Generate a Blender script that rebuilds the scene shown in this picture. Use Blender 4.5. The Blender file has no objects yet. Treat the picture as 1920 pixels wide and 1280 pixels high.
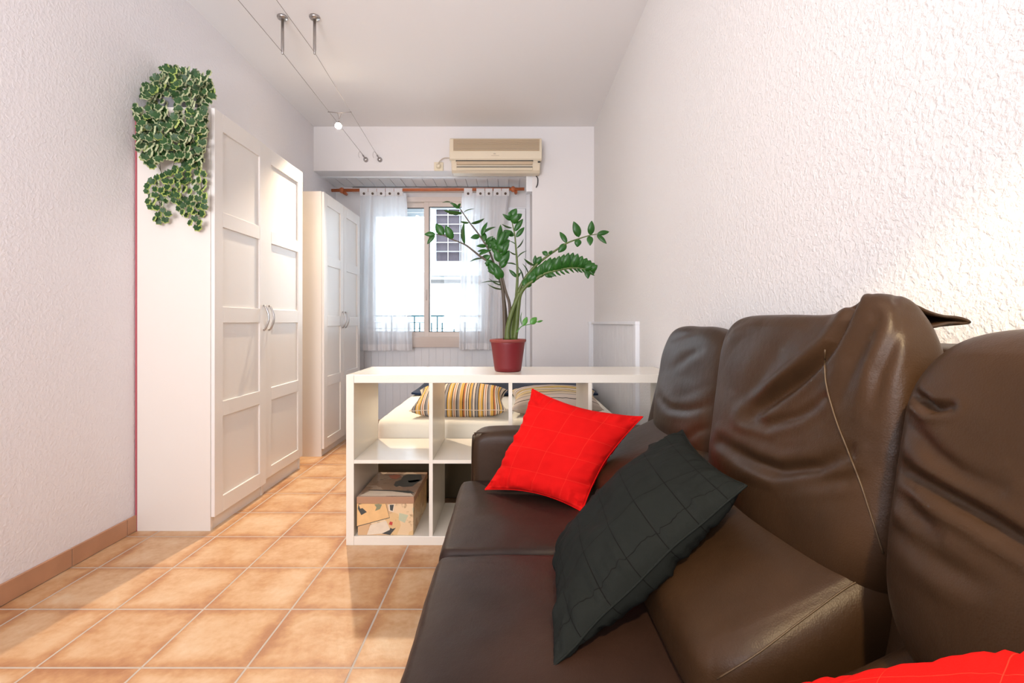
import bpy, bmesh, math, random
from mathutils import Vector, Matrix, noise
random.seed(7)
C = bpy.context.scene
COL = C.collection
# ---------------------------------------------------------------- camera
F, CX, CY = 906.67, 957.0, 604.0
cam_d = bpy.data.cameras.new('camera'); cam = bpy.data.objects.new('camera', cam_d); COL.objects.link(cam)
cam.location = (0, 0, 1.0); cam.rotation_euler = (math.pi/2, 0, 0)
cam_d.sensor_width = 36.0; cam_d.lens = 17.0; cam_d.sensor_fit = 'HORIZONTAL'
cam_d.shift_x = 3/1920; cam_d.shift_y = -36/1920
cam_d.clip_start = 0.02; cam_d.clip_end = 100
C.camera = cam
def W(px, py, Y): return Vector(((px-CX)*Y/F, Y, 1+(CY-py)*Y/F))
def PX(p):
    s = F/max(p[1], .05); return (CX+p[0]*s, CY-(p[2]-1)*s)
# ---------------------------------------------------------------- colour management, world
C.view_settings.view_transform = 'Standard'; C.view_settings.look = 'None'
C.view_settings.gamma = 1.0; C.view_settings.exposure = 0.27; C.view_settings.use_curve_mapping = False
w = bpy.data.worlds.new('world'); C.world = w; w.use_nodes = True
bg = w.node_tree.nodes['Background']; bg.inputs[0].default_value = (.82, .91, 1, 1); bg.inputs[1].default_value = 5.5
# ---------------------------------------------------------------- lights
def light(name, kind, loc, energy, color, size=.1, target=None, **kw):
    d = bpy.data.lights.new(name, kind); o = bpy.data.objects.new(name, d); COL.objects.link(o)
    o.location = loc; d.energy = energy; d.color = color
    if kind == 'AREA':
        d.shape = 'RECTANGLE'; d.size = size; d.size_y = kw.get('size_y', size)
        if 'spread' in kw: d.spread = kw['spread']
    else: d.shadow_soft_size = size
    if kind == 'SPOT': d.spot_size = math.radians(kw.get('cone', 90)); d.spot_blend = kw.get('blend', .5)
    if target is not None:
        o.rotation_euler = (Vector(target)-Vector(loc)).to_track_quat('-Z', 'Y').to_euler()
    return o
WARM = (1, .80, .58)
# daylight entering through the far window
light('window_daylight', 'AREA', (-.95, 6.1, 3.55), 420, (.76, .88, 1), 2.2, (-.80, 4.2, .9), size_y=1.3)
# broad soft fill added behind the camera
light('front_fill', 'AREA', (-.55, -2.35, 1.75), 46, (.86, .90, 1.0), 2.3, (-.65, 3, 2.6), size_y=1.6)
# the halogen on the cable track
light('halogen_far_spot', 'SPOT', (-1.256, 3.535, 2.395), 155, WARM, .018, (-1.10, 2.5, 0), cone=74, blend=.6)
light('ceiling_fill', 'AREA', (-.95, -1.1, 1.2), 31, (.97, .95, 1), 1.1, (-.6, 2.2, 2.79), size_y=.8, spread=math.radians(120))  # upward fill added behind the camera to brighten the ceiling, not a fitting
# the next halogens of the track, nearer than the frame shows
light('halogen_near_spot', 'SPOT', (-.9, -.6, 2.45), 26, WARM, .12, (.2, .9, .3), cone=110, blend=.8)
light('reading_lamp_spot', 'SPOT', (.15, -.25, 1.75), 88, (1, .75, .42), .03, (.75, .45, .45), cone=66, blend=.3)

# ---------------------------------------------------------------- material helpers
MATS = {}
def mat(name, col, rough=.5, bump=None, spec=.5, metal=0, var=None, coat=0, **kw):
    m = bpy.data.materials.new(name); m.use_nodes = True; nt = m.node_tree; b = nt.nodes['Principled BSDF']
    b.inputs['Base Color'].default_value = (*col, 1); b.inputs['Roughness'].default_value = rough
    b.inputs['Specular IOR Level'].default_value = spec; b.inputs['Metallic'].default_value = metal
    b.inputs['Coat Weight'].default_value = coat
    if kw.get('sheen'): b.inputs['Sheen Weight'].default_value = kw['sheen']
    tc = nt.nodes.new('ShaderNodeTexCoord')
    if bump:
        scale, strength, dist = bump
        n = nt.nodes.new('ShaderNodeTexNoise'); n.inputs['Scale'].default_value = scale; n.inputs['Detail'].default_value = kw.get('detail', 4)
        nt.links.new(tc.outputs['Object'], n.inputs['Vector'])
        bp = nt.nodes.new('ShaderNodeBump'); bp.inputs['Strength'].default_value = strength; bp.inputs['Distance'].default_value = dist
        nt.links.new(n.outputs['Fac'], bp.inputs['Height']); nt.links.new(bp.outputs['Normal'], b.inputs['Normal'])
    if var:
        scale, amount = var
        n = nt.nodes.new('ShaderNodeTexNoise'); n.inputs['Scale'].default_value = scale; n.inputs['Detail'].default_value = 5
        nt.links.new(tc.outputs['Object'], n.inputs['Vector'])
        mx = nt.nodes.new('ShaderNodeMix'); mx.data_type = 'RGBA'
        mx.inputs[6].default_value = (*[c*(1-amount) for c in col], 1); mx.inputs[7].default_value = (*[min(1, c*(1+amount)) for c in col], 1)
        nt.links.new(n.outputs['Fac'], mx.inputs[0]); nt.links.new(mx.outputs[2], b.inputs['Base Color'])
    MATS[name] = m; return m
def node(m, t, **props):
    n = m.node_tree.nodes.new(t)
    for k, v in props.items(): setattr(n, k, v)
    return n
def ramp(m, stops, interp='LINEAR'):
    r = node(m, 'ShaderNodeValToRGB'); e = r.color_ramp; e.interpolation = interp
    while len(e.elements) < len(stops): e.elements.new(.5)
    for el, (p, c) in zip(e.elements, stops): el.position = p; el.color = (*c, 1)
    return r
PB = lambda m: m.node_tree.nodes['Principled BSDF']

def stucco(name, col, scale, strength, dist, stretch=(1, 1, 1)):
    m = mat(name, col, .85, spec=.2); L = m.node_tree.links
    tc = node(m, 'ShaderNodeTexCoord'); mp = node(m, 'ShaderNodeMapping'); mp.inputs['Scale'].default_value = stretch
    L.new(tc.outputs['Object'], mp.inputs['Vector'])
    n = node(m, 'ShaderNodeTexNoise'); n.inputs['Scale'].default_value = scale; n.inputs['Detail'].default_value = 5; n.inputs['Roughness'].default_value = .55
    n.inputs['Distortion'].default_value = .35
    L.new(mp.outputs[0], n.inputs['Vector'])
    r = ramp(m, [(.42, (0, 0, 0)), (.68, (1, 1, 1))]); L.new(n.outputs['Fac'], r.inputs[0])
    b = node(m, 'ShaderNodeBump'); b.inputs['Strength'].default_value = strength; b.inputs['Distance'].default_value = dist
    L.new(r.outputs[0], b.inputs['Height']); L.new(b.outputs[0], PB(m).inputs['Normal'])
    return m
M_ceil = mat('ceiling_paint', (.86, .84, .835), .9, spec=.2)
M_wallL = stucco('left_wall_stucco', (.84, .81, .82), 75, .5, .002)
M_wallR = stucco('right_wall_stucco', (.85, .83, .81), 88, .6, .0026)
M_wallB = mat('back_wall_plaster', (.83, .80, .79), .85, bump=(14, .15, .01), spec=.2)
M_white = mat('white_trim_paint', (.84, .85, .87), .5, bump=(30, .05, .002), var=(6, .04))
M_bead = mat('white_beadboard_paint', (.82, .82, .83), .5, bump=(30, .05, .002), var=(9, .04))
M_ward = mat('ivory_melamine', (.80, .745, .68), .33, spec=.5)
M_ward2 = mat('white_melamine_door', (.83, .79, .745), .3, spec=.5)
M_shelf = mat('white_lacquer', (.84, .785, .68), .22, spec=.5)
M_edge = mat('wardrobe_red_back_edge', (.45, .10, .12), .6)
M_steel = mat('brushed_steel', (.46, .44, .43), .32, metal=1)
M_wire = mat('grey_wire', (.34, .30, .28), .45, metal=.7)
M_red_pot = mat('dark_red_plastic', (.16, .008, .012), .5, bump=(300, .05, .001))
M_pot_rim = mat('dusty_red_rim', (.26, .05, .04), .55)
M_soil = mat('dark_soil', (.09, .05, .035), .95, bump=(90, 1, .01), var=(60, .5))
M_leaf = mat('zz_leaf_green', (.016, .085, .008), .36, var=(14, .45), spec=.35)
M_leaf_lt = mat('young_leaf_green', (.07, .24, .03), .38, var=(14, .3))
M_stem = mat('zz_stem_olive', (.085, .12, .026), .5, var=(30, .35))
M_stem_d = mat('zz_stem_brown', (.075, .055, .035), .5)
M_ivy = mat('ivy_leaf_green', (.018, .068, .012), .5, var=(25, .5))
M_ivy_rim = mat('ivy_leaf_cream_edge', (.44, .48, .27), .55, var=(25, .2))
M_ivy_rim2 = mat('ivy_leaf_lime_edge', (.42, .52, .14), .55, var=(25, .2))
M_vine = mat('ivy_vine', (.13, .13, .05), .6)
M_planter = mat('grey_planter', (.22, .22, .23), .6)
M_wood = mat('orange_stained_wood', (.50, .135, .045), .45, var=(30, .25))
M_alu = mat('champagne_aluminium', (.70, .60, .53), .45, spec=.5)
M_seal = mat('black_rubber_seal', (.02, .02, .02), .6)
M_ac = mat('aged_cream_plastic', (.76, .66, .50), .42, spec=.45)
M_ac_dk = mat('aged_tan_grille', (.56, .43, .29), .5, spec=.4)
M_dark = mat('dark_slot', (.05, .045, .04), .7)
M_cable = mat('beige_cable', (.55, .46, .36), .6)
M_black = mat('black_cable', (.03, .03, .03), .6)
M_socket = mat('cream_socket_plastic', (.78, .69, .52), .4)
M_mattress = mat('cream_sheet', (.86, .82, .70), .85, bump=(9, .25, .02), spec=.2)
M_bedbase = mat('dark_brown_divan_fabric', (.060, .045, .026), .95, bump=(500, .4, .002), spec=.1)
M_navy = mat('navy_blanket', (.010, .022, .055), .95, bump=(300, .3, .002), sheen=.15, spec=.1)
M_turq = mat('teal_painted_iron', (.003, .05, .062), .5)
M_facade = mat('pale_facade', (.86, .86, .84), .9, var=(3, .06))
M_shut = mat('grey_blue_shutter', (.55, .62, .66), .6)

# leather
def leather(name, col, rough=.42):
    m = mat(name, col, rough, spec=.24); L = m.node_tree.links
    tc = node(m, 'ShaderNodeTexCoord')
    v = node(m, 'ShaderNodeTexVoronoi'); v.inputs['Scale'].default_value = 420; L.new(tc.outputs['Object'], v.inputs['Vector'])
    n = node(m, 'ShaderNodeTexNoise'); n.inputs['Scale'].default_value = 38; n.inputs['Detail'].default_value = 6; L.new(tc.outputs['Object'], n.inputs['Vector'])
    b1 = node(m, 'ShaderNodeBump'); b1.inputs['Strength'].default_value = .12; b1.inputs['Distance'].default_value = .0012; L.new(v.outputs['Distance'], b1.inputs['Height'])
    b2 = node(m, 'ShaderNodeBump'); b2.inputs['Strength'].default_value = .22; b2.inputs['Distance'].default_value = .004; L.new(n.outputs['Fac'], b2.inputs['Height']); L.new(b1.outputs[0], b2.inputs['Normal'])
    L.new(b2.outputs[0], PB(m).inputs['Normal'])
    n2 = node(m, 'ShaderNodeTexNoise'); n2.inputs['Scale'].default_value = 7; n2.inputs['Detail'].default_value = 4; L.new(tc.outputs['Object'], n2.inputs['Vector'])
    r = ramp(m, [(.3, tuple(c*.82 for c in col)), (.7, tuple(c*1.22 for c in col))]); L.new(n2.outputs['Fac'], r.inputs[0]); L.new(r.outputs[0], PB(m).inputs['Base Color'])
    return m
M_lea = leather('brown_leather', (.033, .0165, .0075), .42)
M_lea_seat = leather('brown_leather_seat', (.0255, .0125, .0085), .48)
M_thread = mat('tan_thread', (.25, .16, .08), .6)

# woven cushion cloth with a sparse line check (uv driven)
def cloth(name, col, line, k=6.0, rough=.85, lw=.018):
    m = mat(name, col, rough, spec=.12); L = m.node_tree.links
    uv = node(m, 'ShaderNodeUVMap'); mp = node(m, 'ShaderNodeMapping'); mp.inputs['Location'].default_value = (.31, .17, 0); L.new(uv.outputs[0], mp.inputs[0])
    br = node(m, 'ShaderNodeTexBrick'); br.offset = 0; br.inputs['Scale'].default_value = 1
    br.inputs['Brick Width'].default_value = 1/k*1.35; br.inputs['Row Height'].default_value = 1/k; br.inputs['Mortar Size'].default_value = lw/k*.5; br.inputs['Mortar Smooth'].default_value = .2
    br.inputs['Color1'].default_value = (*col, 1); br.inputs['Color2'].default_value = (*[c*.93 for c in col], 1); br.inputs['Mortar'].default_value = (*line, 1)
    L.new(mp.outputs[0], br.inputs['Vector']); L.new(br.outputs['Color'], PB(m).inputs['Base Color'])
    n = node(m, 'ShaderNodeTexNoise'); n.inputs['Scale'].default_value = 260; L.new(uv.outputs[0], n.inputs['Vector'])
    b = node(m, 'ShaderNodeBump'); b.inputs['Strength'].default_value = .25; b.inputs['Distance'].default_value = .001; L.new(n.outputs['Fac'], b.inputs['Height'])
    b2 = node(m, 'ShaderNodeBump'); b2.invert = True; b2.inputs['Strength'].default_value = .3; b2.inputs['Distance'].default_value = .002; L.new(br.outputs['Fac'], b2.inputs['Height']); L.new(b.outputs[0], b2.inputs['Normal'])
    L.new(b2.outputs[0], PB(m).inputs['Normal'])
    return m
M_redc = cloth('red_cushion_cloth', (.66, .006, .005), (.74, .035, .02), 5, lw=.012)
M_blkc = cloth('charcoal_cushion_cloth', (.0085, .0105, .010), (.002, .002, .002), 6.5, lw=.026)

def stripes(name, seq, axis=0, reps=3.0):
    m = mat(name, (.6, .5, .4), .9, spec=.15); L = m.node_tree.links
    uv = node(m, 'ShaderNodeUVMap'); sp = node(m, 'ShaderNodeSeparateXYZ'); L.new(uv.outputs[0], sp.inputs[0])
    mu = node(m, 'ShaderNodeMath', operation='MULTIPLY'); mu.inputs[1].default_value = reps; L.new(sp.outputs[axis], mu.inputs[0])
    fr = node(m, 'ShaderNodeMath', operation='FRACT'); L.new(mu.outputs[0], fr.inputs[0])
    tot = sum(a for a, _ in seq); p = 0; st = []
    for a, c in seq: st.append((p/tot, c)); p += a
    r = ramp(m, st, 'CONSTANT'); L.new(fr.outputs[0], r.inputs[0]); L.new(r.outputs[0], PB(m).inputs['Base Color'])
    return m
cr, ye, bk, og, gy = (.72, .60, .46), (.72, .42, .10), (.025, .022, .025), (.55, .20, .08), (.30, .28, .27)
M_str1 = stripes('multicolour_stripe_cloth', [(3, cr), (1, bk), (3, gy), (1, bk), (2, ye), (1, cr), (3, ye), (1, bk), (2, cr), (1, og), (2, cr), (1, bk), (3, gy), (1, cr), (4, ye), (1, bk), (2, og), (2, cr), (1, bk), (2, cr), (1, bk), (3, ye), (1, gy), (1, bk)], 0, 3.1)
M_str2 = stripes('beige_stripe_cloth', [(7, (.60, .50, .42)), (1, bk), (6, (.62, .52, .44)), (1, gy), (5, (.62, .50, .36)), (1, bk), (5, (.66, .50, .26)), (1, bk), (4, cr), (1, bk), (5, (.66, .46, .16)), (1, bk)], 1, 1.7)

# floor tiles
def tilemat(name, axes, w_, h_, off, grout=True):
    m = mat(name, (.6, .3, .15), .42, spec=.4); L = m.node_tree.links
    tc = node(m, 'ShaderNodeTexCoord'); mp = node(m, 'ShaderNodeMapping'); mp.inputs['Location'].default_value = (-off[0], -off[1], 0)
    L.new(tc.outputs['Object'], mp.inputs['Vector'])
    def brick(ms, sm):
        br = node(m, 'ShaderNodeTexBrick'); br.offset = 0; br.inputs['Scale'].default_value = 1; br.inputs['Brick Width'].default_value = w_; br.inputs['Row Height'].default_value = h_
        br.inputs['Mortar Size'].default_value = ms; br.inputs['Mortar Smooth'].default_value = sm; br.inputs['Bias'].default_value = 0
        L.new(mp.outputs[0], br.inputs['Vector']); return br
    b1 = brick(.0038, .25); b1.inputs['Color1'].default_value = (0, 0, 0, 1); b1.inputs['Color2'].default_value = (1, 1, 1, 1); b1.inputs['Mortar'].default_value = (.5, .5, .5, 1)
    b2 = brick(.055, 1.0)
    n1 = node(m, 'ShaderNodeTexNoise'); n1.inputs['Scale'].default_value = 5.5; n1.inputs['Detail'].default_value = 7; n1.inputs['Roughness'].default_value = .62; L.new(tc.outputs['Object'], n1.inputs['Vector'])
    n2 = node(m, 'ShaderNodeTexNoise'); n2.inputs['Scale'].default_value = 45; n2.inputs['Detail'].default_value = 6; L.new(tc.outputs['Object'], n2.inputs['Vector'])
    # f = .55*n1 + .2*edge + .12*tile + .2*n2
    def madd(a, k, bsock=None, const=0):
        x = node(m, 'ShaderNodeMath', operation='MULTIPLY_ADD'); L.new(a, x.inputs[0]); x.inputs[1].default_value = k
        if bsock is not None: L.new(bsock, x.inputs[2])
        else: x.inputs[2].default_value = const
        return x.outputs[0]
    f = madd(n1.outputs['Fac'], .95, None, -.20); f = madd(b2.outputs['Fac'], .24, f); f = madd(b1.outputs['Color'], .13, f); f = madd(n2.outputs['Fac'], .28, f)
    r = ramp(m, [(.22, (.73, .54, .35)), (.42, (.67, .43, .24)), (.60, (.57, .31, .145)), (.82, (.42, .19, .085))]); L.new(f, r.inputs[0])
    mx = node(m, 'ShaderNodeMix', data_type='RGBA'); L.new(b1.outputs['Fac'], mx.inputs[0]); L.new(r.outputs[0], mx.inputs[6]); mx.inputs[7].default_value = (.56, .48, .40, 1)
    L.new(mx.outputs[2], PB(m).inputs['Base Color'])
    rr = node(m, 'ShaderNodeMapRange'); rr.inputs['To Min'].default_value = .24; rr.inputs['To Max'].default_value = .52; L.new(n1.outputs['Fac'], rr.inputs[0])
    mr = node(m, 'ShaderNodeMix', data_type='FLOAT'); L.new(b1.outputs['Fac'], mr.inputs[0]); L.new(rr.outputs[0], mr.inputs[2]); mr.inputs[3].default_value = .9; L.new(mr.outputs[0], PB(m).inputs['Roughness'])
    bp = node(m, 'ShaderNodeBump'); bp.invert = True; bp.inputs['Strength'].default_value = .6; bp.inputs['Distance'].default_value = .003; L.new(b1.outputs['Fac'], bp.inputs['Height'])
    bq = node(m, 'ShaderNodeBump'); bq.inputs['Strength'].default_value = .25; bq.inputs['Distance'].default_value = .003; L.new(n2.outputs['Fac'], bq.inputs['Height']); L.new(bp.outputs[0], bq.inputs['Normal'])
    L.new(bq.outputs[0], PB(m).inputs['Normal'])
    return m
M_floor = tilemat('terracotta_floor_tiles', 'XY', .3055, .2855, (-1.375-.3055*4, 1.40-.2855*20))
M_base = mat('terracotta_skirting', (.50, .265, .15), .5, var=(9, .22), spec=.35)
M_grout = mat('grey_grout', (.45, .38, .32), .9)

# glass
def glassmat():
    m = bpy.data.materials.new('window_glass'); m.use_nodes = True; nt = m.node_tree; nt.nodes.clear(); L = nt.links
    o = nt.nodes.new('ShaderNodeOutputMaterial'); t = nt.nodes.new('ShaderNodeBsdfTransparent'); g = nt.nodes.new('ShaderNodeBsdfGlossy'); g.inputs['Roughness'].default_value = .01
    f = nt.nodes.new('ShaderNodeFresnel'); f.inputs[0].default_value = 1.5; mx = nt.nodes.new('ShaderNodeMixShader')
    t.inputs[0].default_value = (.95, .98, 1, 1)
    L.new(f.outputs[0], mx.inputs[0]); L.new(t.outputs[0], mx.inputs[1]); L.new(g.outputs[0], mx.inputs[2]); L.new(mx.outputs[0], o.inputs[0]); return m
M_glass = glassmat()
def curtainmat(name, frac):
    m = bpy.data.materials.new(name); m.use_nodes = True; nt = m.node_tree; nt.nodes.clear(); L = nt.links
    o = nt.nodes.new('ShaderNodeOutputMaterial'); d = nt.nodes.new('ShaderNodeBsdfDiffuse'); t = nt.nodes.new('ShaderNodeBsdfTranslucent'); mx = nt.nodes.new('ShaderNodeMixShader')
    tr = nt.nodes.new('ShaderNodeBsdfTransparent'); m2 = nt.nodes.new('ShaderNodeMixShader'); m2.inputs[0].default_value = .10 if frac > .3 else 0
    d.inputs[0].default_value = (.86, .84, .84, 1); t.inputs[0].default_value = (.88, .90, .93, 1); mx.inputs[0].default_value = frac
    n = nt.nodes.new('ShaderNodeTexNoise'); n.inputs['Scale'].default_value = 600; b = nt.nodes.new('ShaderNodeBump'); b.inputs['Strength'].default_value = .2; b.inputs['Distance'].default_value = .001
    tc = nt.nodes.new('ShaderNodeTexCoord'); L.new(tc.outputs['Object'], n.inputs[0]); L.new(n.outputs[0], b.inputs['Height']); L.new(b.outputs[0], d.inputs['Normal'])
    L.new(d.outputs[0], mx.inputs[1]); L.new(t.outputs[0], mx.inputs[2]); L.new(mx.outputs[0], m2.inputs[1]); L.new(tr.outputs[0], m2.inputs[2]); L.new(m2.outputs[0], o.inputs[0]); return m
M_curt = curtainmat('white_voile', .5)
M_curt_top = curtainmat('white_curtain_header', .15)
def emit(name, col, s):
    m = bpy.data.materials.new(name); m.use_nodes = True; nt = m.node_tree; nt.nodes.clear()
    o = nt.nodes.new('ShaderNodeOutputMaterial'); e = nt.nodes.new('ShaderNodeEmission'); e.inputs[0].default_value = (*col, 1); e.inputs[1].default_value = s; nt.links.new(e.outputs[0], o.inputs[0]); return m
M_bulb = emit('lit_halogen', (1, .86, .66), 60)

# ---------------------------------------------------------------- geometry helpers
class MB:
    def __init__(s): s.v = []; s.f = []; s.m = []; s.uv = None
    def add(s, vs, fs, mi=0):
        o = len(s.v); s.v += [Vector(a) for a in vs]; s.f += [tuple(i+o for i in f) for f in fs]; s.m += [mi]*len(fs); return s
    def box(s, x0, x1, y0, y1, z0, z1, mi=0):
        return s.hexa([(x0, y0, z0), (x1, y0, z0), (x1, y1, z0), (x0, y1, z0), (x0, y0, z1), (x1, y0, z1), (x1, y1, z1), (x0, y1, z1)], mi)
    def hexa(s, c, mi=0): return s.add(c, [(0, 3, 2, 1), (4, 5, 6, 7), (0, 1, 5, 4), (1, 2, 6, 5), (2, 3, 7, 6), (3, 0, 4, 7)], mi)
    def tube(s, pts, r, n=8, mi=0, cap=True):
        pts = [Vector(p) for p in pts]; rs = r if isinstance(r, (list, tuple)) else [r]*len(pts)
        rings = []; up = None
        for i, p in enumerate(pts):
            d = (pts[min(i+1, len(pts)-1)]-pts[max(i-1, 0)]).normalized()
            if up is None: up = Vector((0, 0, 1)) if abs(d.z) < .9 else Vector((1, 0, 0))
            a = d.cross(up).normalized(); b = a.cross(d).normalized(); up = b
            rings.append([p+(a*math.cos(2*math.pi*k/n)+b*math.sin(2*math.pi*k/n))*rs[i] for k in range(n)])
        vs = [v for r_ in rings for v in r_]; fs = []
        for i in range(len(pts)-1):
            for k in range(n): fs.append((i*n+k, i*n+(k+1) % n, (i+1)*n+(k+1) % n, (i+1)*n+k))
        if cap: fs.append(tuple(reversed(range(n)))); fs.append(tuple((len(pts)-1)*n+k for k in range(n)))
        return s.add(vs, fs, mi)
    def lathe(s, prof, c, n=32, mi=0, axis='z'):
        vs = []; fs = []
        for (r, h) in prof:
            for k in range(n):
                a = 2*math.pi*k/n; x, y = r*math.cos(a), r*math.sin(a)
                vs.append(Vector((x, y, h)) if axis == 'z' else Vector((x, h, y)) if axis == 'y' else Vector((h, x, y)))
        vs = [v+Vector(c) for v in vs]
        for i in range(len(prof)-1):
            for k in range(n): fs.append((i*n+k, i*n+(k+1) % n, (i+1)*n+(k+1) % n, (i+1)*n+k))
        fs.append(tuple(reversed(range(n)))); fs.append(tuple((len(prof)-1)*n+k for k in range(n)))
        return s.add(vs, fs, mi)
    def build(s, name, mats, parent=None, bevel=0, smooth=False, seg=2, subsurf=0, weighted=False):
        if not isinstance(mats, (list, tuple)): mats = [mats]
        me = bpy.data.meshes.new(name)
        if parent is not None: org = world_loc(parent)
        else:
            xs = [v.x for v in s.v]; ys = [v.y for v in s.v]; org = Vector(((min(xs)+max(xs))/2, (min(ys)+max(ys))/2, min(v.z for v in s.v)))
            if name in ('floor', 'ceiling') or name.startswith('wall'): org = Vector((0, 0, 0))
        me.from_pydata([v-org for v in s.v], [], s.f)
        for m in mats: me.materials.append(m)
        me.polygons.foreach_set('material_index', s.m)
        if smooth: me.polygons.foreach_set('use_smooth', [True]*len(me.polygons))
        if s.uv:
            ul = me.uv_layers.new(name='UVMap')
            for lp in me.loops: ul.data[lp.index].uv = s.uv[lp.vertex_index]
        bm = bmesh.new(); bm.from_mesh(me); bmesh.ops.recalc_face_normals(bm, faces=bm.faces); bm.to_mesh(me); bm.free()
        o = bpy.data.objects.new(name, me); COL.objects.link(o)
        if parent is not None: o.parent = parent
        else: o.location = org
        if bevel:
            b = o.modifiers.new('bevel', 'BEVEL'); b.width = bevel; b.segments = seg; b.limit_method = 'ANGLE'; b.angle_limit = math.radians(40)
        if subsurf:
            b = o.modifiers.new('sub', 'SUBSURF'); b.levels = subsurf; b.render_levels = subsurf
        return o
def world_loc(o):
    l = Vector(o.location)
    while o.parent: o = o.parent; l += Vector(o.location)
    return l
def tag(o, label, cat, group=None):
    o['label'] = label; o['category'] = cat
    if group: o['group'] = group
    return o
def thing(name, loc, label, cat, group=None):
    o = bpy.data.objects.new(name, None); COL.objects.link(o); o.location = loc; o.empty_display_size = .1
    return tag(o, label, cat, group)
def struct(o): o['kind'] = 'structure'; return o
def box(name, m, x0, x1, y0, y1, z0, z1, parent=None, bevel=0): return MB().box(x0, x1, y0, y1, z0, z1).build(name, m, parent, bevel)
def catmull(pts, n=6):
    pts = [Vector(p) for p in pts]; P = [pts[0]*2-pts[1]]+pts+[pts[-1]*2-pts[-2]]; out = []
    for i in range(1, len(P)-2):
        a, b, c, d = P[i-1:i+3]
        for k in range(n):
            t = k/n; out.append(.5*((2*b)+(c-a)*t+(2*a-5*b+4*c-d)*t*t+(3*b-a-3*c+d)*t**3))
    out.append(pts[-1]); return out

# ================================================================ ROOM SHELL
XL, XR, YB, YW, YN, H = -1.80, .765, 4.425, 4.985, -2.55, 2.79
AX = .200   # right edge of the window alcove
BZ = 2.385  # underside of the beam
def S(name, m, *a, bevel=0): return struct(box(name, m, *a, bevel=bevel))
S('floor', M_floor, XL-.1, XR+.1, YN, YW+.1, -.06, 0)
S('ceiling', M_ceil, XL-.1, XR+.1, YN, YB+.1, H, H+.1)
S('wall_left', M_wallL, XL-.1, XL, YN, YW+.1, 0, H)
S('wall_right', M_wallR, XR, XR+.1, YN, YB+.2, 0, H)
S('wall_front', M_wallB, XL, XR, YN-.1, YN, 0, H)
mb = MB(); mb.box(XL, AX, YB, YB+.20, BZ, H); mb.box(AX, XR, YB, YB+.10, 0, H); mb.box(AX, AX+.1, YB+.10, YW, 0, BZ+.1)
struct(mb.build('wall_back', M_wallB))
# window wall, with the opening
WX0, WX1, WZ0, WZ1 = -1.50, -.20, .80, 2.285
mb = MB(); mb.box(XL, WX0, YW, YW+.12, 0, BZ+.1); mb.box(WX1, AX+.1, YW, YW+.12, 0, BZ+.1); mb.box(WX0, WX1, YW, YW+.12, 0, WZ0); mb.box(WX0, WX1, YW, YW+.12, WZ1, BZ+.1)
struct(mb.build('wall_window', M_wallB))
# slatted alcove ceiling
mb = MB(); x = XL; pitch = .105
while x < AX-.001:
    x1 = min(x+pitch, AX); mb.box(x+.0025, x1-.0025, YB+.20, YW, BZ+.004, BZ+.02); x = x1
mb.box(XL, AX, YB+.20, YW, BZ+.016, BZ+.03)
struct(mb.build('ceiling_alcove', M_bead))
struct(MB().box(XL, AX, YB+.175, YB+.215, BZ-.008, BZ+.004).build('trim_1', M_white))
# dark gap strip above the window
struct(MB().box(-1.62, -.18, YW-.035, YW, 2.335, 2.378).build('trim_2', M_alu))
struct(MB().box(-1.62, .0, YW-.02, YW-.001, 2.378, 2.387).build('trim_3', M_dark))
def bead(name, x0, x1, z0, z1, y=None, x=None, y0=None, y1=None, pitch=.075, d=.008):
    mb = MB()
    if y is not None:
        n = max(1, round((x1-x0)/pitch)); p = (x1-x0)/n
        for i in range(n): mb.box(x0+i*p+.0018, x0+(i+1)*p-.0018, y-d-.004, y, z0, z1)
        mb.box(x0, x1, y-d+.002, y, z0, z1)
    else:
        n = max(1, round((y1-y0)/pitch)); p = (y1-y0)/n
        for i in range(n): mb.box(x-d-.004, x, y0+i*p+.0018, y0+(i+1)*p-.0018, z0, z1)
        mb.box(x-d+.002, x, y0, y1, z0, z1)
    return struct(mb.build(name, M_bead))
bead('trim_4', XL, AX, .0, .77, y=YW)
# wainscot at the right back corner
bead('trim_5', 0, 0, .0, .985, x=XR, y0=2.90, y1=YB-.012)
mb = MB(); mb.box(XR-.028, XR, 2.86, YB, .985, 1.005); mb.box(XR-.026, XR, 2.86, 2.905, 0, .985); mb.box(XR-.030, XR, YB-.03, YB, 0, .985)
mb.box(.715, XR-.02, YB-.02, YB, 0, .985); mb.box(.71, XR-.02, YB-.024, YB, .985, 1.005)
struct(mb.build('trim_6', M_white, bevel=.002))
# panel with frame right of the window
mb = MB(); mb.box(-.02, .155, YW-.03, YW, .0, 2.16); mb.box(-.02, AX, YW-.04, YW, 2.16, 2.175); mb.box(.16, AX, YW-.045, YW, 0, 2.385)
struct(mb.build('trim_7', M_white, bevel=.002))
# white conduit cover under the air conditioner
mb = MB(); mb.box(AX-.055, AX+.004, YB+.012, YB+.12, 2.20, BZ+.0)
struct(mb.build('trim_8', M_white, bevel=.003))
# skirting
mb = MB(); yy = 1.40-.2855*14-.0; L_ = .2855
yy = 1.975-.2855*16
while yy < 3.6:
    mb.box(XL, XL+.011, max(YN, yy+.002), yy+L_-.002, .003, .077); yy += L_
mb.box(XL, XL+.008, YN, 4.9, 0, .075, 1)
struct(mb.build('baseboard_left', [M_base, M_grout], bevel=.0015))
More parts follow.
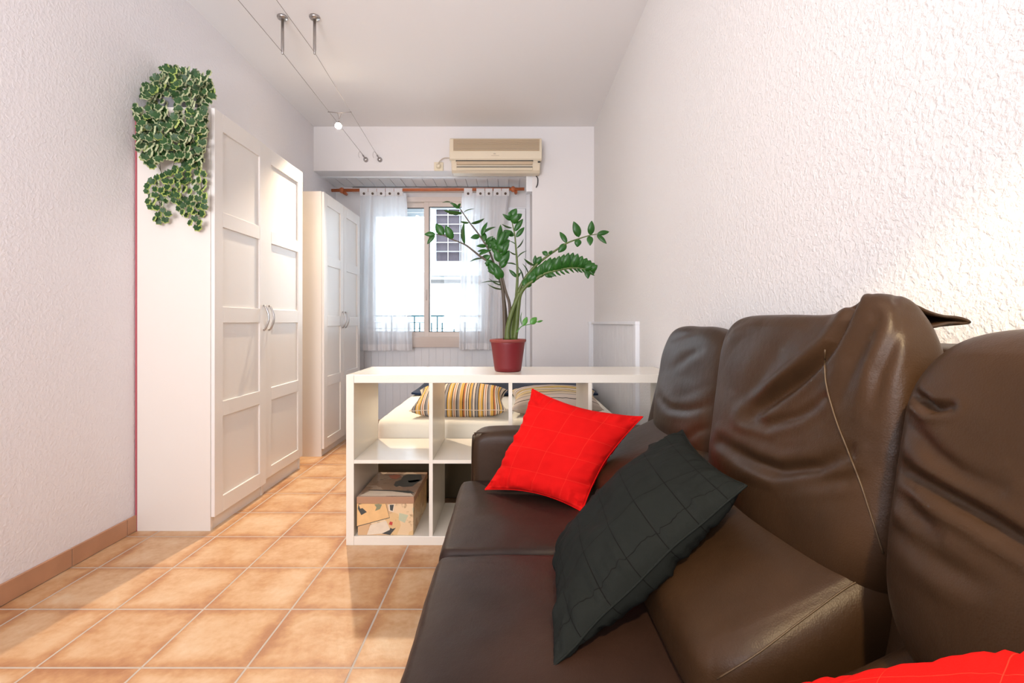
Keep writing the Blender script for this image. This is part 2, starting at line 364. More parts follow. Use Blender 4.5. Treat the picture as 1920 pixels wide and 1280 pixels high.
# window
f = mb = MB(); fy0, fy1 = YW-.03, YW+.07
mb.box(WX0, WX1, fy0, fy1, WZ1-.05, WZ1); mb.box(WX0, WX1, fy0, fy1, WZ0, WZ0+.045); mb.box(WX0, WX0+.05, fy0, fy1, WZ0, WZ1); mb.box(WX1-.05, WX1, fy0, fy1, WZ0, WZ1)
win = struct(mb.build('window_1', M_alu, bevel=.003))
def sash(x0, x1, y, nm):
    mb = MB(); t = .052; z0, z1 = WZ0+.035, WZ1-.045
    mb.box(x0, x0+t, y, y+.03, z0, z1); mb.box(x1-t, x1, y, y+.03, z0, z1); mb.box(x0+t, x1-t, y, y+.03, z0, z0+.065); mb.box(x0+t, x1-t, y, y+.03, z1-.052, z1)
    s = mb.build(nm, M_alu, win, bevel=.003)
    g = MB().box(x0+t-.004, x1-t+.004, y+.012, y+.016, z0+.06, z1-.048).build('pane', M_glass, s)
    k = MB(); a, b_, c, d = x0+t, x1-t, z0+.065, z1-.052; e = .006
    k.box(a, a+e, y+.006, y+.02, c, d); k.box(b_-e, b_, y+.006, y+.02, c, d); k.box(a, b_, y+.006, y+.02, c, c+e); k.box(a, b_, y+.006, y+.02, d-e, d)
    k.build('seal', M_seal, s); return s
sash(WX0+.04, -.83, YW+.03, 'sash'); sash(-.89, WX1-.04, YW-.012, 'sash')
mb = MB(); mb.hexa([(-1.02, YW-.055, .745), (-.30, YW-.055, .745), (-.30, YW, .745), (-1.02, YW, .745), (-1.04, YW-.07, .85), (-.28, YW-.07, .85), (-.28, YW, .85), (-1.04, YW, .85)])
mb.build('window_sill', M_alu, win, bevel=.003)
mb = MB(); mb.tube([(-.862, YW-.02, 1.33), (-.862, YW-.035, 1.33), (-.862, YW-.035, 1.23), (-.862, YW-.02, 1.23)], .005)
mb.build('handle', M_alu, win, smooth=True)
# half lowered roller shutter outside
mb = MB(); z = 2.13
for k in range(4): mb.box(WX0-.02, -.85, YW+.14, YW+.155, 2.12+k*.045, 2.12+k*.045+.041)
mb.box(WX0-.03, WX1+.03, YW+.13, YW+.30, 2.285, 2.5)
mb.box(-.85, WX1+.02, YW+.14, YW+.155, 2.20, 2.285)
tag(mb.build('roller_shutter', M_shut), 'pale blue-grey roller shutter rolled up outside the top of the window', 'shutter')

# ================================================================ OUTSIDE
opp = thing('apartment_facade', (-1.0, 9.2, -2), 'bright overexposed pale apartment facade across the street behind the window', 'building')
mb = MB(); mb.box(-5, 4, 9.2, 9.5, -3, 1.95); mb.build('wall', M_facade, opp)
mb = MB(); mb.box(-.55, -.15, 9.16, 9.2, .05, .35); mb.box(-.62, -.08, 9.12, 9.2, -.5, -.05); mb.build('window', M_shut, opp)
gl = thing('apartment_wing', (.2, 7.1, -3), 'neighbouring building wing with a dark window behind a white square wire grille', 'building')
MB().box(-1.22, 1.8, 6.96, 7.3, -3, 2.95).build('wall', M_facade, gl)
mb = MB(); mb.box(-1.06, -.25, 6.92, 6.95, 1.88, 2.62); mb.build('pane', mat('dark_mauve_glass', (.035, .028, .032), .7, spec=.05), gl)
mb = MB(); mb.box(-1.16, -1.06, 6.88, 6.96, 1.72, 2.72); mb.box(-1.16, -.15, 6.88, 6.96, 2.62, 2.74); mb.box(-1.16, -.15, 6.85, 6.96, 1.66, 1.72); mb.box(-1.16, -.15, 6.80, 6.96, 1.56, 1.60, 1); mb.build('frame', [M_shut, M_dark], gl)
mb = MB()
for k in range(1, 5): mb.box(-1.06+k*.17-.003, -1.06+k*.17+.003, 6.9, 6.91, 1.88, 2.62)
for k in range(1, 6): mb.box(-1.06, -.25, 6.9, 6.91, 1.88+k*.13-.003, 1.88+k*.13+.003)
mb.build('grille', M_shut, gl)
rail = thing('balcony', (-.85, 5.4, -.05), 'small balcony with teal iron railing in an angular key pattern outside the window', 'balcony')
MB().box(-2.0, .4, 5.105, 5.85, -.10, 0).build('slab', M_facade, rail)
ry = 5.75; s_ = F/ry; zt = 1+(CY-592)/s_; zb = 1+(CY-626)/s_
mb = MB(); mb.box(-1.9, .3, ry-.02, ry+.02, zt-.012, zt+.008); mb.box(-1.9, .3, ry-.01, ry+.01, zb-.5, zb-.485); mb.build('rail', M_turq, rail)
mb = MB(); t = .008; u = .27
for k in range(8):
    x = -1.95+k*u
    mb.box(x-t, x+t, ry-t, ry+t, 0, zt); mb.box(x+.06-t, x+.06+t, ry-t, ry+t, zb-.5, zt-.08); mb.box(x+.20-t, x+.20+t, ry-t, ry+t, zb-.5, zt-.08)
    mb.box(x+.06, x+u*.5, ry-t, ry+t, zt-.084, zt-.076) if k % 2 else mb.box(x+.20, x+u+.06, ry-t, ry+t, zt-.084, zt-.076)
    mb.box(x, x+u, ry-t, ry+t, zt-.154, zt-.147)
mb.build('ironwork', M_turq, rail)

# ================================================================ WARDROBES
def door(parent, xf, y0, y1, z0, z1, st, zs, hy, hz0, hz1, m, th=.018):
    """door whose face looks +X: xf = face, y0 near, y1 far"""
    mb = MB(); x0 = xf-th
    mb.box(x0, xf, y0, y0+st, z0, z1); mb.box(x0, xf, y1-st, y1, z0, z1)
    prev = z0
    for a, b_ in zs: mb.box(x0, xf, y0+st, y1-st, prev, a); prev = b_
    mb.box(x0, xf, y0+st, y1-st, prev, z1)
    mb.box(x0+.002, xf-.009, y0+st-.004, y1-st+.004, z0+.05, z1-.05)
    d = mb.build('door', m, parent, bevel=.0018)
    n = 9; pts = [(xf+.002, hy, hz0)]
    for k in range(n):
        t = k/(n-1); pts.append((xf+.010+.022*math.sin(math.pi*t), hy, hz0+.004+(hz1-hz0-.008)*t))
    pts.append((xf+.002, hy, hz1)); MB().tube(pts, .0055, 10).build('handle', M_steel, d, smooth=True)
    return d
def wardrobe(label, group, xb, xf, y0, y1, h, doors, zs, hz, zd0, md, toe=True):
    t = thing('wardrobe', ((xb+xf)/2, (y0+y1)/2, 0), label, 'wardrobe', group)
    mb = MB(); mb.box(xb, xf, y0, y0+.018, 0, h); mb.box(xb, xf, y1-.018, y1, 0, h)
    mb.box(xb, xf-.002, y0+.018, y1-.018, h-.018, h); mb.box(xb, xf-.002, y0+.018, y1-.018, .065, .083); mb.box(xb, xb+.006, y0+.018, y1-.018, .083, h-.018)
    mb.build('carcass', M_ward, t, bevel=.001)
    MB().box(xf-.03, xf-.006, y0+.018, y1-.018, 0, .065).build('plinth', M_ward2, t)
    for (a, b_, hy) in doors: door(t, xf+.019, a, b_, zd0, h-.003, .068, zs, hy, hz[0], hz[1], md)
    return t
zsA = [(.145, .537), (.611, .997), (1.077, 1.469), (1.543, 1.938)]
HA = 2.030
w1 = wardrobe('ivory wardrobe nearest the camera, with the trailing ivy on its top', None, XL+.012, -1.437, 2.316, 2.808, HA, [(2.318, 2.806, 2.775)], zsA, (.955, 1.097), .066, M_ward2)
MB().box(XL+.004, XL+.012, 2.314, 2.80, 0, HA-.02).build('back_panel', M_edge, w1)
w2 = wardrobe('ivory single-door wardrobe lit from above, in the middle of the three by the left wall', None, XL+.012, -1.444, 2.812, 3.318, HA, [(2.814, 3.316, 2.85)], zsA, (.955, 1.097), .085, M_ward2)
zsB = [(.145-.02, .515), (.59, .97), (1.05, 1.43), (1.505, 1.885)]
w3 = wardrobe('two-door white wardrobe beside the window alcove, farthest along the left wall', None, XL+.02, -1.407, 3.60, 4.46, 1.975, [(3.602, 4.024, 3.992), (4.028, 4.458, 4.06)], zsB, (.955, 1.085), .056, M_ward2)

# ================================================================ IVY
def inpoly(x, y, poly):
    c = False; j = len(poly)-1
    for i in range(len(poly)):
        xi, yi = poly[i]; xj, yj = poly[j]
        if (yi > y) != (yj > y) and x < (xj-xi)*(y-yi)/(yj-yi)+xi: c = not c
        j = i
    return c
ivy = thing('ivy_plant', (-1.62, 2.37, HA), 'variegated green and cream ivy trailing down the side of the nearest wardrobe', 'plant')
MB().hexa([(-1.70, 2.34, HA), (-1.54, 2.34, HA), (-1.54, 2.46, HA), (-1.70, 2.46, HA), (-1.71, 2.33, HA+.06), (-1.53, 2.33, HA+.06), (-1.53, 2.47, HA+.06), (-1.71, 2.47, HA+.06)]).build('planter', M_planter, ivy, bevel=.006)
polyT = [(265, 85), (330, 95), (420, 95), (520, 130), (580, 165), (625, 270), (600, 350), (520, 370), (380, 350), (300, 365), (200, 370), (150, 360), (100, 270), (110, 210), (180, 190), (240, 140)]
polyM = [(90, 370), (200, 360), (290, 380), (330, 480), (370, 380), (560, 380), (565, 540), (545, 690), (545, 760), (420, 740), (300, 700), (250, 740), (180, 780), (140, 740), (100, 640), (90, 570), (120, 480), (60, 400)]
polyB1 = [(160, 870), (250, 840), (300, 820), (380, 780), (400, 860), (370, 1010), (310, 1000), (290, 1060), (330, 1090), (270, 1170), (215, 1150), (220, 1090), (170, 1050), (160, 960)]
polyB2 = [(350, 780), (480, 730), (550, 730), (570, 900), (555, 1100), (540, 1190), (480, 1190), (440, 1130), (380, 1080), (380, 950)]
def ivyleaf(mb, c, d, nrm, size, lime):
    """five lobed leaf: centre disc + cream rim"""
    d = d.normalized(); nrm = (nrm-d*nrm.dot(d)).normalized(); a = d.cross(nrm)
    lob = [0, 26, 50, 78, 104, 130, 155, 180, 205, 230, 256, 282, 310, 334]
    rad = [1.0, .78, .95, .70, .86, .66, .78, .28, .78, .66, .86, .70, .95, .78]
    n = len(lob); vin = []; vout = []
    for L0, R0 in zip(lob, rad):
        t = math.radians(L0); rr = R0*(.92+.16*random.random())
        for lst, k, dz in ((vin, .86, .10), (vout, 1, -.10-.12*random.random())):
            lst.append(c+(d*math.cos(t)+a*math.sin(t))*rr*k*size+nrm*size*dz)
    mb.add([c+nrm*size*.02]+vin+vout, [(0, 1+i, 1+(i+1) % n) for i in range(n)], 0)
    o = len(mb.v)-2*n-1
    for i in range(n):
        mb.f.append((o+1+i, o+1+n+i, o+1+n+(i+1) % n, o+1+(i+1) % n)); mb.m.append(2 if lime else 1)
def zc(u, v, Y):
    p = W(230+u/3.655, 100+v/3.655, Y); p.x = max(p.x, -1.770); return p
mb = MB(); vines = MB()
def scatter(poly, n, dmin, fy, limep, size):
    pts = []; tries = 0
    x0, x1 = min(p[0] for p in poly), max(p[0] for p in poly); y0, y1 = min(p[1] for p in poly), max(p[1] for p in poly)
    while len(pts) < n and tries < 30000:
        tries += 1; u, v = random.uniform(x0, x1), random.uniform(y0, y1)
        if not inpoly(u, v, poly) or any((u-a)**2+(v-b)**2 < dmin**2 for a, b in pts): continue
        pts.append((u, v)); Y = fy(u, v)
        c = zc(u, v, Y); nrm = Vector((random.uniform(-.9, .9), -1, random.uniform(-.3, 1.1)))
        d = Vector((random.uniform(-.8, .8), random.uniform(-.2, .1), -1 if random.random() < .8 else .6))
        ivyleaf(mb, c, d, nrm, size*random.uniform(.78, 1.15), random.random() < limep)
    return pts
pT = scatter(polyT, 130, 21, lambda u, v: random.uniform(2.25, 2.42), .15, .0235)
scatter(polyT, 70, 28, lambda u, v: random.uniform(2.42, 2.5), .15, .0235)
pM = scatter(polyM, 135, 27, lambda u, v: random.uniform(2.235, 2.295), .2, .0235)
scatter(polyM, 70, 32, lambda u, v: random.uniform(2.20, 2.24), .2, .023)
pB = scatter(polyB1, 42, 36, lambda u, v: random.uniform(2.25, 2.295), .8, .0215)+scatter(polyB2, 46, 35, lambda u, v: random.uniform(2.25, 2.295), .8, .0215)
for (u, v) in ((60, 355), (55, 410), (105, 650), (590, 130)): ivyleaf(mb, zc(u, v, 2.28), Vector((-.3, 0, -1)), Vector((-.2, -1, .3)), .02, False)
mb.build('foliage', [M_ivy, M_ivy_rim, M_ivy_rim2], ivy)
for path in ([(250, 330), (180, 420), (230, 560), (250, 700), (260, 800), (290, 900), (240, 1000), (280, 1060), (235, 1150)],
             [(300, 330), (320, 430), (345, 500), (380, 620), (350, 760), (300, 860), (260, 960), (250, 1110)],
             [(390, 330), (370, 420), (340, 510), (420, 640), (440, 800), (470, 960), (500, 1080), (520, 1185)],
             [(470, 330), (500, 450), (520, 600), (500, 760), (540, 900), (510, 1040), (550, 1100)],
             [(200, 330), (130, 380), (60, 380)], [(200, 340), (120, 400), (70, 430)],
             [(240, 560), (160, 620), (110, 650)], [(430, 330), (450, 500), (410, 600), (470, 700), (430, 850), (400, 1000), (410, 1120)],
             [(560, 180), (590, 150), (598, 118)], [(240, 760), (270, 850), (180, 900), (180, 1030)]):
    pp = [zc(u, v, 2.38 if v < 335 else 2.296) for u, v in path]
    pp = [pp[0]+Vector((0, .04, -.03))]+pp if path[0][1] < 350 and path[0][1] > 200 else pp
    vines.tube(catmull(pp, 5), .0013, 5)
vines.build('stem', M_vine, ivy)

# ================================================================ CABLE LIGHTS
X1, X2, ZC = -1.335, -1.147, 2.58
def wall_anchor(x0, xw, label):
    t = thing('lighting_cable', (x0, 2.8, ZC), label, 'cable', 'lighting cables')
    zw = 2.485
    pts = [(x0, -2.5, ZC), (x0, 2.833, ZC), (xw, YB-.115, zw+.02)]
    MB().tube(pts, .0016, 6).build('wire', M_wire, t)
    a = Vector((xw, YB-.115, zw+.02)); b_ = Vector((xw+(.004), YB-.012, zw))
    mb = MB(); mb.tube([a, a.lerp(b_, .25), a.lerp(b_, .3), b_], [.003, .003, .0065, .0065], 10); mb.build('turnbuckle', M_steel, t, smooth=True)
    mb = MB(); mb.lathe([(.006, -.03), (.016, -.028), (.022, -.014), (.022, 0)], (xw+.004, YB, zw), 16, axis='y'); mb.build('wall_anchor', M_steel, t, smooth=True)
    mb = MB(); mb.tube(catmull([a, a+Vector((-.02, 0, .015)), a+Vector((-.035, .02, -.01)), a+Vector((-.03, .035, -.03))], 5), .0013, 5); mb.build('wire_tail', M_wire, t)
    return t
wall_anchor(X1, -1.325, 'left one of the two thin lighting cables stretched below the ceiling')
wall_anchor(X2, -1.197, 'right one of the two thin lighting cables stretched below the ceiling')
for x, lb in ((X1, 'left of the two grey cable standoffs screwed to the ceiling'), (X2, 'right of the two grey cable standoffs screwed to the ceiling')):
    t = thing('ceiling_standoff', (x, 2.83, H), lb, 'cable support', 'cable standoffs')
    MB().lathe([(.030, 0), (.031, -.006), (.027, -.014), (.012, -.018)], (x, 2.833, H), 24).build('ceiling_rose', M_steel, t, smooth=True)
    MB().lathe([(.0085, -.012), (.0085, -.19), (.0075, -.20), (.0065, -.205), (.0065, -.218), (.004, -.222)], (x, 2.833, H), 12).build('rod', M_steel, t, smooth=True)
lamp = thing('halogen_lamp', (-1.256, 3.545, 2.50), 'glowing halogen bulb clipped between the two lighting cables', 'lamp')
yb = 3.55; zc_ = 2.58-(yb-2.833)/(YB-.115-2.833)*.075
MB().tube([(X1-.005, yb, zc_), (-1.256, yb, zc_-.008), (X2-.02, yb, zc_)], .0028, 8).build('crossbar', M_wire, lamp, smooth=True)
MB().tube([(-1.27, yb, zc_-.004), (-1.264, yb, zc_-.03), (-1.257, yb-.005, zc_-.055)], .002, 6).build('bracket', M_wire, lamp)
MB().tube([(-1.24, yb, zc_-.004), (-1.248, yb, zc_-.03), (-1.255, yb-.005, zc_-.055)], .002, 6).build('bracket', M_wire, lamp)
MB().lathe([(.006, .028), (.012, .02), (.024, -.006), (.026, -.010)], (-1.256, yb-.005, 2.445), 24).build('reflector', M_steel, lamp, smooth=True)
MB().lathe([(.004, .018), (.016, .014), (.024, 0), (.022, -.012), (.012, -.022), (.003, -.025)], (-1.256, yb-.02, 2.436), 24).build('bulb', M_bulb, lamp, smooth=True)

# ================================================================ AIR CONDITIONER
ac = thing('air_conditioner', (-.13, YB, 2.33), 'yellowed cream wall air conditioner above the window alcove', 'air conditioner')
ax0, ax1 = -.533, .275
def extr(mb, prof, x0, x1, mi=0):
    n = len(prof); vs = [(x0, y, z) for y, z in prof]+[(x1, y, z) for y, z in prof]
    mb.add(vs, [tuple(reversed(range(n))), tuple(range(n, 2*n))]+[(i, (i+1) % n, n+(i+1) % n, n+i) for i in range(n)], mi)
yf = 4.235
mb = MB(); extr(mb, [(YB, 2.335), (YB, 2.605), (yf+.05, 2.622), (yf+.012, 2.610), (yf+.004, 2.46), (yf+.004, 2.425), (yf+.02, 2.40), (yf+.045, 2.345), (yf+.07, 2.325)], ax0+.012, ax1-.012)
mb.build('housing', M_ac, ac, bevel=.008, seg=3)
mb = MB(); extr(mb, [(yf+.06, 2.612), (yf+.02, 2.617), (yf-.002, 2.603), (yf-.010, 2.49), (yf-.008, 2.43), (yf+.002, 2.418), (yf+.06, 2.418)], ax0, ax1)
mb.build('front_cover', M_ac, ac, bevel=.005, seg=3)
mb = MB()
for k in range(12):
    z = 2.498+k*.0085; mb.box(ax0+.035, ax1-.022, yf-.016-.0002*k, yf+.004, z, z+.006)
mb.build('intake_grille', M_ac_dk, ac)
mb = MB(); mb.box(ax0+.055, ax1-.075, yf-.002, yf+.03, 2.412, 2.418); mb.build('slot', M_dark, ac)
mb = MB(); mb.hexa([(ax0+.06, yf+.012, 2.385), (ax1-.08, yf+.012, 2.385), (ax1-.08, yf+.03, 2.385), (ax0+.06, yf+.03, 2.385), (ax0+.06, yf+.000, 2.411), (ax1-.08, yf+.000, 2.411), (ax1-.08, yf+.03, 2.411), (ax0+.06, yf+.03, 2.411)]); mb.build('louvre', M_ac_dk, ac, bevel=.002)
mb = MB(); mb.box(ax0+.06, ax1-.08, yf+.018, yf+.05, 2.364, 2.369); mb.build('slot', M_dark, ac)
mb = MB(); mb.hexa([(ax0+.06, yf+.034, 2.342), (ax1-.08, yf+.034, 2.342), (ax1-.08, yf+.06, 2.342), (ax0+.06, yf+.06, 2.342), (ax0+.06, yf+.02, 2.363), (ax1-.08, yf+.02, 2.363), (ax1-.08, yf+.06, 2.363), (ax0+.06, yf+.06, 2.363)]); mb.build('louvre', M_ac, ac, bevel=.002)
MB().box(ax1-.035, ax1-.012, yf+.002, yf+.015, 2.402, 2.411).build('indicator_window', M_black, ac)
mb = MB(); mb.lathe([(.011, -.003), (.011, .001)], (ax0+.395, yf-.010, 2.472), 20, axis='y'); 
for v in mb.v: v.z = 2.472+(v.z-2.472)*.4
mb.box(ax0+.365, ax0+.435, yf-.0115, yf-.006, 2.455, 2.458); mb.build('badge', M_cable, ac)
pc = MB(); pc.tube(catmull([(-.50, 4.38, 2.475), (-.56, 4.385, 2.49), (-.61, 4.385, 2.485), (-.645, 4.385, 2.455), (-.655, 4.385, 2.43)], 6), .0038, 8); pc.build('power_cord', M_cable, ac, smooth=True)
MB().tube(catmull([(AX+.035, YB-.012, 2.335), (AX+.05, YB-.010, 2.31), (AX+.048, YB-.010, 2.26), (AX+.035, YB-.010, 2.23)], 5), .005, 8).build('drain_hose', M_black, ac, smooth=True)
so = thing('power_socket', (-.655, YB, 2.39), 'square cream wall socket with a round plug left of the air conditioner', 'socket')
MB().box(-.697, -.613, YB-.014, YB, 2.382, 2.462).build('plate', M_socket, so, bevel=.004)
MB().lathe([(.010, -.045), (.020, -.04), (.023, -.014), (.026, -.012)], (-.655, YB, 2.42), 20, axis='y').build('plug', M_socket, so, smooth=True)

# ================================================================ CURTAIN ROD AND CURTAINS
YR = 4.80; sR = F/YR
ZR = 1+(CY-356.5)/sR
rod = thing('curtain_rod', (-.8, YR, ZR), 'orange-brown wooden curtain rod across the window alcove', 'curtain rod')
MB().tube([((622-CX)/sR, YR, ZR-.002), ((983-CX)/sR, YR, ZR+.012)], .0155, 16).build('pole', M_wood, rod, smooth=True)
for px, dz in ((641, 0), (962, .012)):
    x = (px-CX)/sR
    mb = MB(); mb.lathe([(.010, -.024), (.022, -.018), (.030, 0), (.022, .018), (.010, .024)], (x, YR, ZR+dz-.002), 20, axis='x'); mb.build('finial', M_wood, rod, smooth=True)
    mb = MB(); mb.tube([(x+.022, YR-.0, ZR-.02+dz), (x+.026, YR-.012, ZR-.026+dz), (x+.028, YR+.05, ZR-.028+dz)], [.012, .017, .015], 12); mb.build('bracket', M_wood, rod, smooth=True)
def curtain(label, tabs, ztab, pts_top, pts_bot, z_hem, seed, folds):
    """tabs: [(x_px0,x_px1)], body spans from top px range to bottom px range"""
    rnd = random.Random(seed); t = thing('curtain', ((W(pts_top[0], 0, YR).x+W(pts_top[1], 0, YR).x)/2, YR, z_hem), label, 'curtain')
    NX, NZ = 90, 50; z_top = ZR-.028
    mb = MB(); uvx = []
    x0t, x1t = ((p-CX)/sR for p in pts_top); x0b, x1b = ((p-CX)/sR for p in pts_bot)
    for j in range(NZ+1):
        v = j/NZ; e = min(1, v*1.0)**.55; x0 = x0t+(x0b-x0t)*e; x1 = x1t+(x1b-x1t)*e; z = z_top+(z_hem-z_top)*v
        for i in range(NX+1):
            u = i/NX; fold = .0
            for (k, ph, a) in folds: fold += a*math.sin(2*math.pi*k*u+ph+.5*math.sin(3*v+k))
            amp = .25+.75*min(1, v*2.2)
            mb.v.append(Vector((x0+(x1-x0)*u+.006*math.sin(9*u+4*v), YR+fold*amp+.004*noise.noise(Vector((u*6, v*4, seed))), z+.006*noise.noise(Vector((u*5, seed, 0)))*(v > .95))))
    for j in range(NZ):
        for i in range(NX): a = j*(NX+1)+i; mb.f.append((a, a+1, a+NX+2, a+NX+1)); mb.m.append(0)
    mb.build('drape', M_curt, t, smooth=True)
    # hem band follows the drape
    hm = MB(); rows = [NZ-2, NZ-1, NZ]
    for j in rows:
        for i in range(NX+1): hm.v.append(mb.v[j*(NX+1)+i]+Vector((0, -.003, 0)))
    for j in range(2):
        for i in range(NX): a = j*(NX+1)+i; hm.f.append((a, a+1, a+NX+2, a+NX+1)); hm.m.append(0)
    hm.build('hem', M_curt_top, t, smooth=True)
    for (a, b_) in tabs:
        xa, xb = (a-CX)/sR, (b_-CX)/sR; k = MB(); R = .0185; n = 10
        prof = [(YR-.006, z_top-.030), (YR-R, z_top+.01)]+[(YR-R*math.cos(math.pi*q/n), ZR+.003+R*math.sin(math.pi*q/n)) for q in range(n+1)]+[(YR+R, z_top+.01), (YR+.006, z_top-.03)]
        vs = []; fs = []
        for (y, z) in prof: vs += [(xa+.002, y, z), (xb-.002, y, z)]
        for q in range(len(prof)-1): fs.append((2*q, 2*q+1, 2*q+3, 2*q+2))
        k.add(vs, fs); tb = k.build('tab', M_curt_top, t)
        sm = tb.modifiers.new('s', 'SOLIDIFY'); sm.thickness = .0015
        xm = (xa+xb)/2; MB().lathe([(.002, -.010), (.011, -.009), (.013, -.003), (.013, 0)], (xm, YR-.008, z_top-.008), 14, axis='y').build('button', mat('brown_button', (.10, .065, .045), .4), tb, smooth=True)
    return t
def zpx(py): return 1+(CY-py)/sR
curtain('left white voile curtain, hanging beside the far wardrobe', [(675+i*16.1, 675+(i+1)*16.1) for i in range(5)], 0, (676, 760), (671, 772), zpx(657), 3, [(4, .3, .022), (7, 1.2, .012), (11, 2, .006)])
curtain('right white voile curtain, hanging behind the houseplant', [(870, 886), (893, 909), (909.5, 924), (925, 940), (940.5, 955)], 0, (866, 955), (861, 940), zpx(655), 8, [(5, 1.0, .022), (8, .2, .010), (12, 1, .006)])

# ================================================================ SHELF UNIT
sx0, sx1, sy0, sy1, sh = -.737, .745, 2.169, 2.572, .764
shelf = thing('shelf_unit', ((sx0+sx1)/2, (sy0+sy1)/2, 0), 'low white open shelf unit with two rows of cubes dividing the room', 'shelf')
MB().box(sx0+.035, sx1, sy0, sy1, sh-.036, sh).build('top_board', M_shelf, shelf, bevel=.0012)
MB().box(sx0+.035, sx1, sy0, sy1, 0, .040).build('bottom_board', M_shelf, shelf, bevel=.0012)
MB().box(sx0, sx0+.0345, sy0, sy1, 0, sh).build('side_panel', M_shelf, shelf, bevel=.0012)
MB().box(sx1, sx1+.014, sy0, sy1, 0, sh).build('side_panel', M_shelf, shelf, bevel=.0012)
divs = [-.357, -.000, .358]
for x in divs: MB().box(x-.0085, x+.0085, sy0+.001, sy1-.001, .040, sh-.036).build('divider', M_shelf, shelf, bevel=.0008)
ed = [sx0+.0345]+divs+[sx1]
for i in range(4): MB().box(ed[i]+(.0 if i == 0 else .0085), ed[i+1]-(.0085 if i < 3 else 0), sy0+.001, sy1-.001, .366, .382).build('shelf', M_shelf, shelf, bevel=.0008)

# ================================================================ STORAGE BOX
def boxart(name, front=True):
    m = mat(name, (.75, .55, .33), .55, spec=.4, coat=.25); L = m.node_tree.links
    tc = node(m, 'ShaderNodeTexCoord'); v = node(m, 'ShaderNodeTexVoronoi', feature='F1', distance='CHEBYCHEV'); v.inputs['Scale'].default_value = 11; v.inputs['Randomness'].default_value = 1
    mp = node(m, 'ShaderNodeMapping'); mp.inputs['Rotation'].default_value = (.3, .35, .4); L.new(tc.outputs['Object'], mp.inputs[0]); L.new(mp.outputs[0], v.inputs['Vector'])
    sp = node(m, 'ShaderNodeSeparateColor'); L.new(v.outputs['Color'], sp.inputs[0])
    r = ramp(m, [(0, (.74, .50, .24)), (.3, (.80, .62, .38)), (.5, (.66, .42, .22)), (.7, (.62, .56, .36)), (.85, (.80, .58, .34))] if front else [(0, (.30, .19, .12)), (.35, (.36, .25, .17)), (.6, (.42, .31, .22)), (.85, (.26, .17, .12))], 'CONSTANT'); L.new(sp.outputs[0], r.inputs[0])
    n = node(m, 'ShaderNodeTexNoise'); n.inputs['Scale'].default_value = 26; n.inputs['Detail'].default_value = 8; n.inputs['Roughness'].default_value = .7; L.new(tc.outputs['Object'], n.inputs['Vector'])
    r2 = ramp(m, [(.56, (1, 1, 1)), (.66, (.35, .25, .16))]); L.new(n.outputs['Fac'], r2.inputs[0])
    mx = node(m, 'ShaderNodeMix', data_type='RGBA', blend_type='MULTIPLY'); mx.inputs[0].default_value = .75; L.new(r.outputs[0], mx.inputs[6]); L.new(r2.outputs[0], mx.inputs[7]); L.new(mx.outputs[2], PB(m).inputs['Base Color'])
    return m
M_box = boxart('vintage_postcard_paper'); M_lid = boxart('vintage_lid_paper', False)
M_lid_edge = mat('brown_lid_edge', (.42, .23, .13), .5)
sb = thing('storage_box', (-.56, 2.35, .040), 'cardboard storage box with vintage postcard print in the lower left cube', 'box')
bx0, bx1, by0, by1 = -.692, -.434, 2.176, 2.532
MB().box(bx0+.004, bx1-.004, by0+.004, by1-.004, .0405, .19).build('body', M_box, sb, bevel=.001)
mb = MB(); mb.box(bx0, bx1, by0, by1, .184, .215); mb.build('lid', M_lid_edge, sb, bevel=.0015)
lt = MB().box(bx0+.002, bx1-.002, by0+.003, by1-.002, .2151, .2158).build('lid_print', M_lid, sb)
# printed pictures on lid and front (thin paper)
M_ink = mat('dark_print_ink', (.06, .065, .06), .55); M_postc = mat('orange_postcard', (.80, .50, .22), .5, var=(30, .15)); M_stamp = mat('red_stamp', (.55, .06, .05), .5); M_pale = mat('pale_letter_paper', (.78, .66, .50), .6, var=(40, .12)); M_greenp = mat('green_letter_paper', (.52, .54, .36), .6)
yq = by0+.0038
def card(nm, m, pts, y): MB().add([(x, y, z) for x, z in pts]+[(x, y+.0012, z) for x, z in pts], [tuple(range(len(pts))), tuple(reversed(range(len(pts), 2*len(pts))))]+[(i, (i+1) % len(pts), len(pts)+(i+1) % len(pts), len(pts)+i) for i in range(len(pts))]).build(nm, m, sb)
def bp(u, v): return (bx0+(u-135)/(965-135)*(bx1-bx0), .0405+(1075-v)/(1075-625)*(.184-.0405))
card('postcard_print', M_ink, [bp(137, 955), bp(612, 830), bp(558, 630), bp(137, 630)], yq-.0004)
card('postcard_print', M_postc, [bp(137, 945), bp(606, 822), bp(552, 628), bp(137, 628)], yq-.0008)
card('tree_print', M_ink, [bp(200, 790), bp(280, 745), bp(215, 690), bp(185, 700), bp(160, 640), bp(215, 630), bp(160, 628), bp(150, 700)], yq-.0012)
card('bush_print', mat('grey_green_ink', (.25, .25, .14), .6), [bp(400, 730), bp(470, 705), bp(500, 640), bp(450, 630), bp(390, 640), bp(420, 680)], yq-.0012)
card('stamp_print', M_stamp, [bp(600, 920), bp(645, 935), bp(655, 890), bp(615, 880)], yq-.0012)
card('letter_print', M_pale, [bp(280, 1070), bp(330, 930), bp(560, 870), bp(620, 1000), bp(500, 1050)], yq-.0004)
card('letter_print', M_greenp, [bp(750, 760), bp(880, 790), bp(830, 900), bp(740, 860)], yq-.0004)
card('bird_print', M_ink, [bp(500, 1050), bp(610, 1000), bp(620, 970), bp(650, 985), bp(700, 970), bp(640, 1040), bp(620, 1070)], yq-.0012)
card('photo_print', M_pale, [bp(590, 640), bp(685, 635), bp(665, 750), bp(600, 730)], yq-.0012)
card('photo_print', M_ink, [bp(612, 645), bp(672, 642), bp(655, 730), bp(618, 720)], yq-.0014)
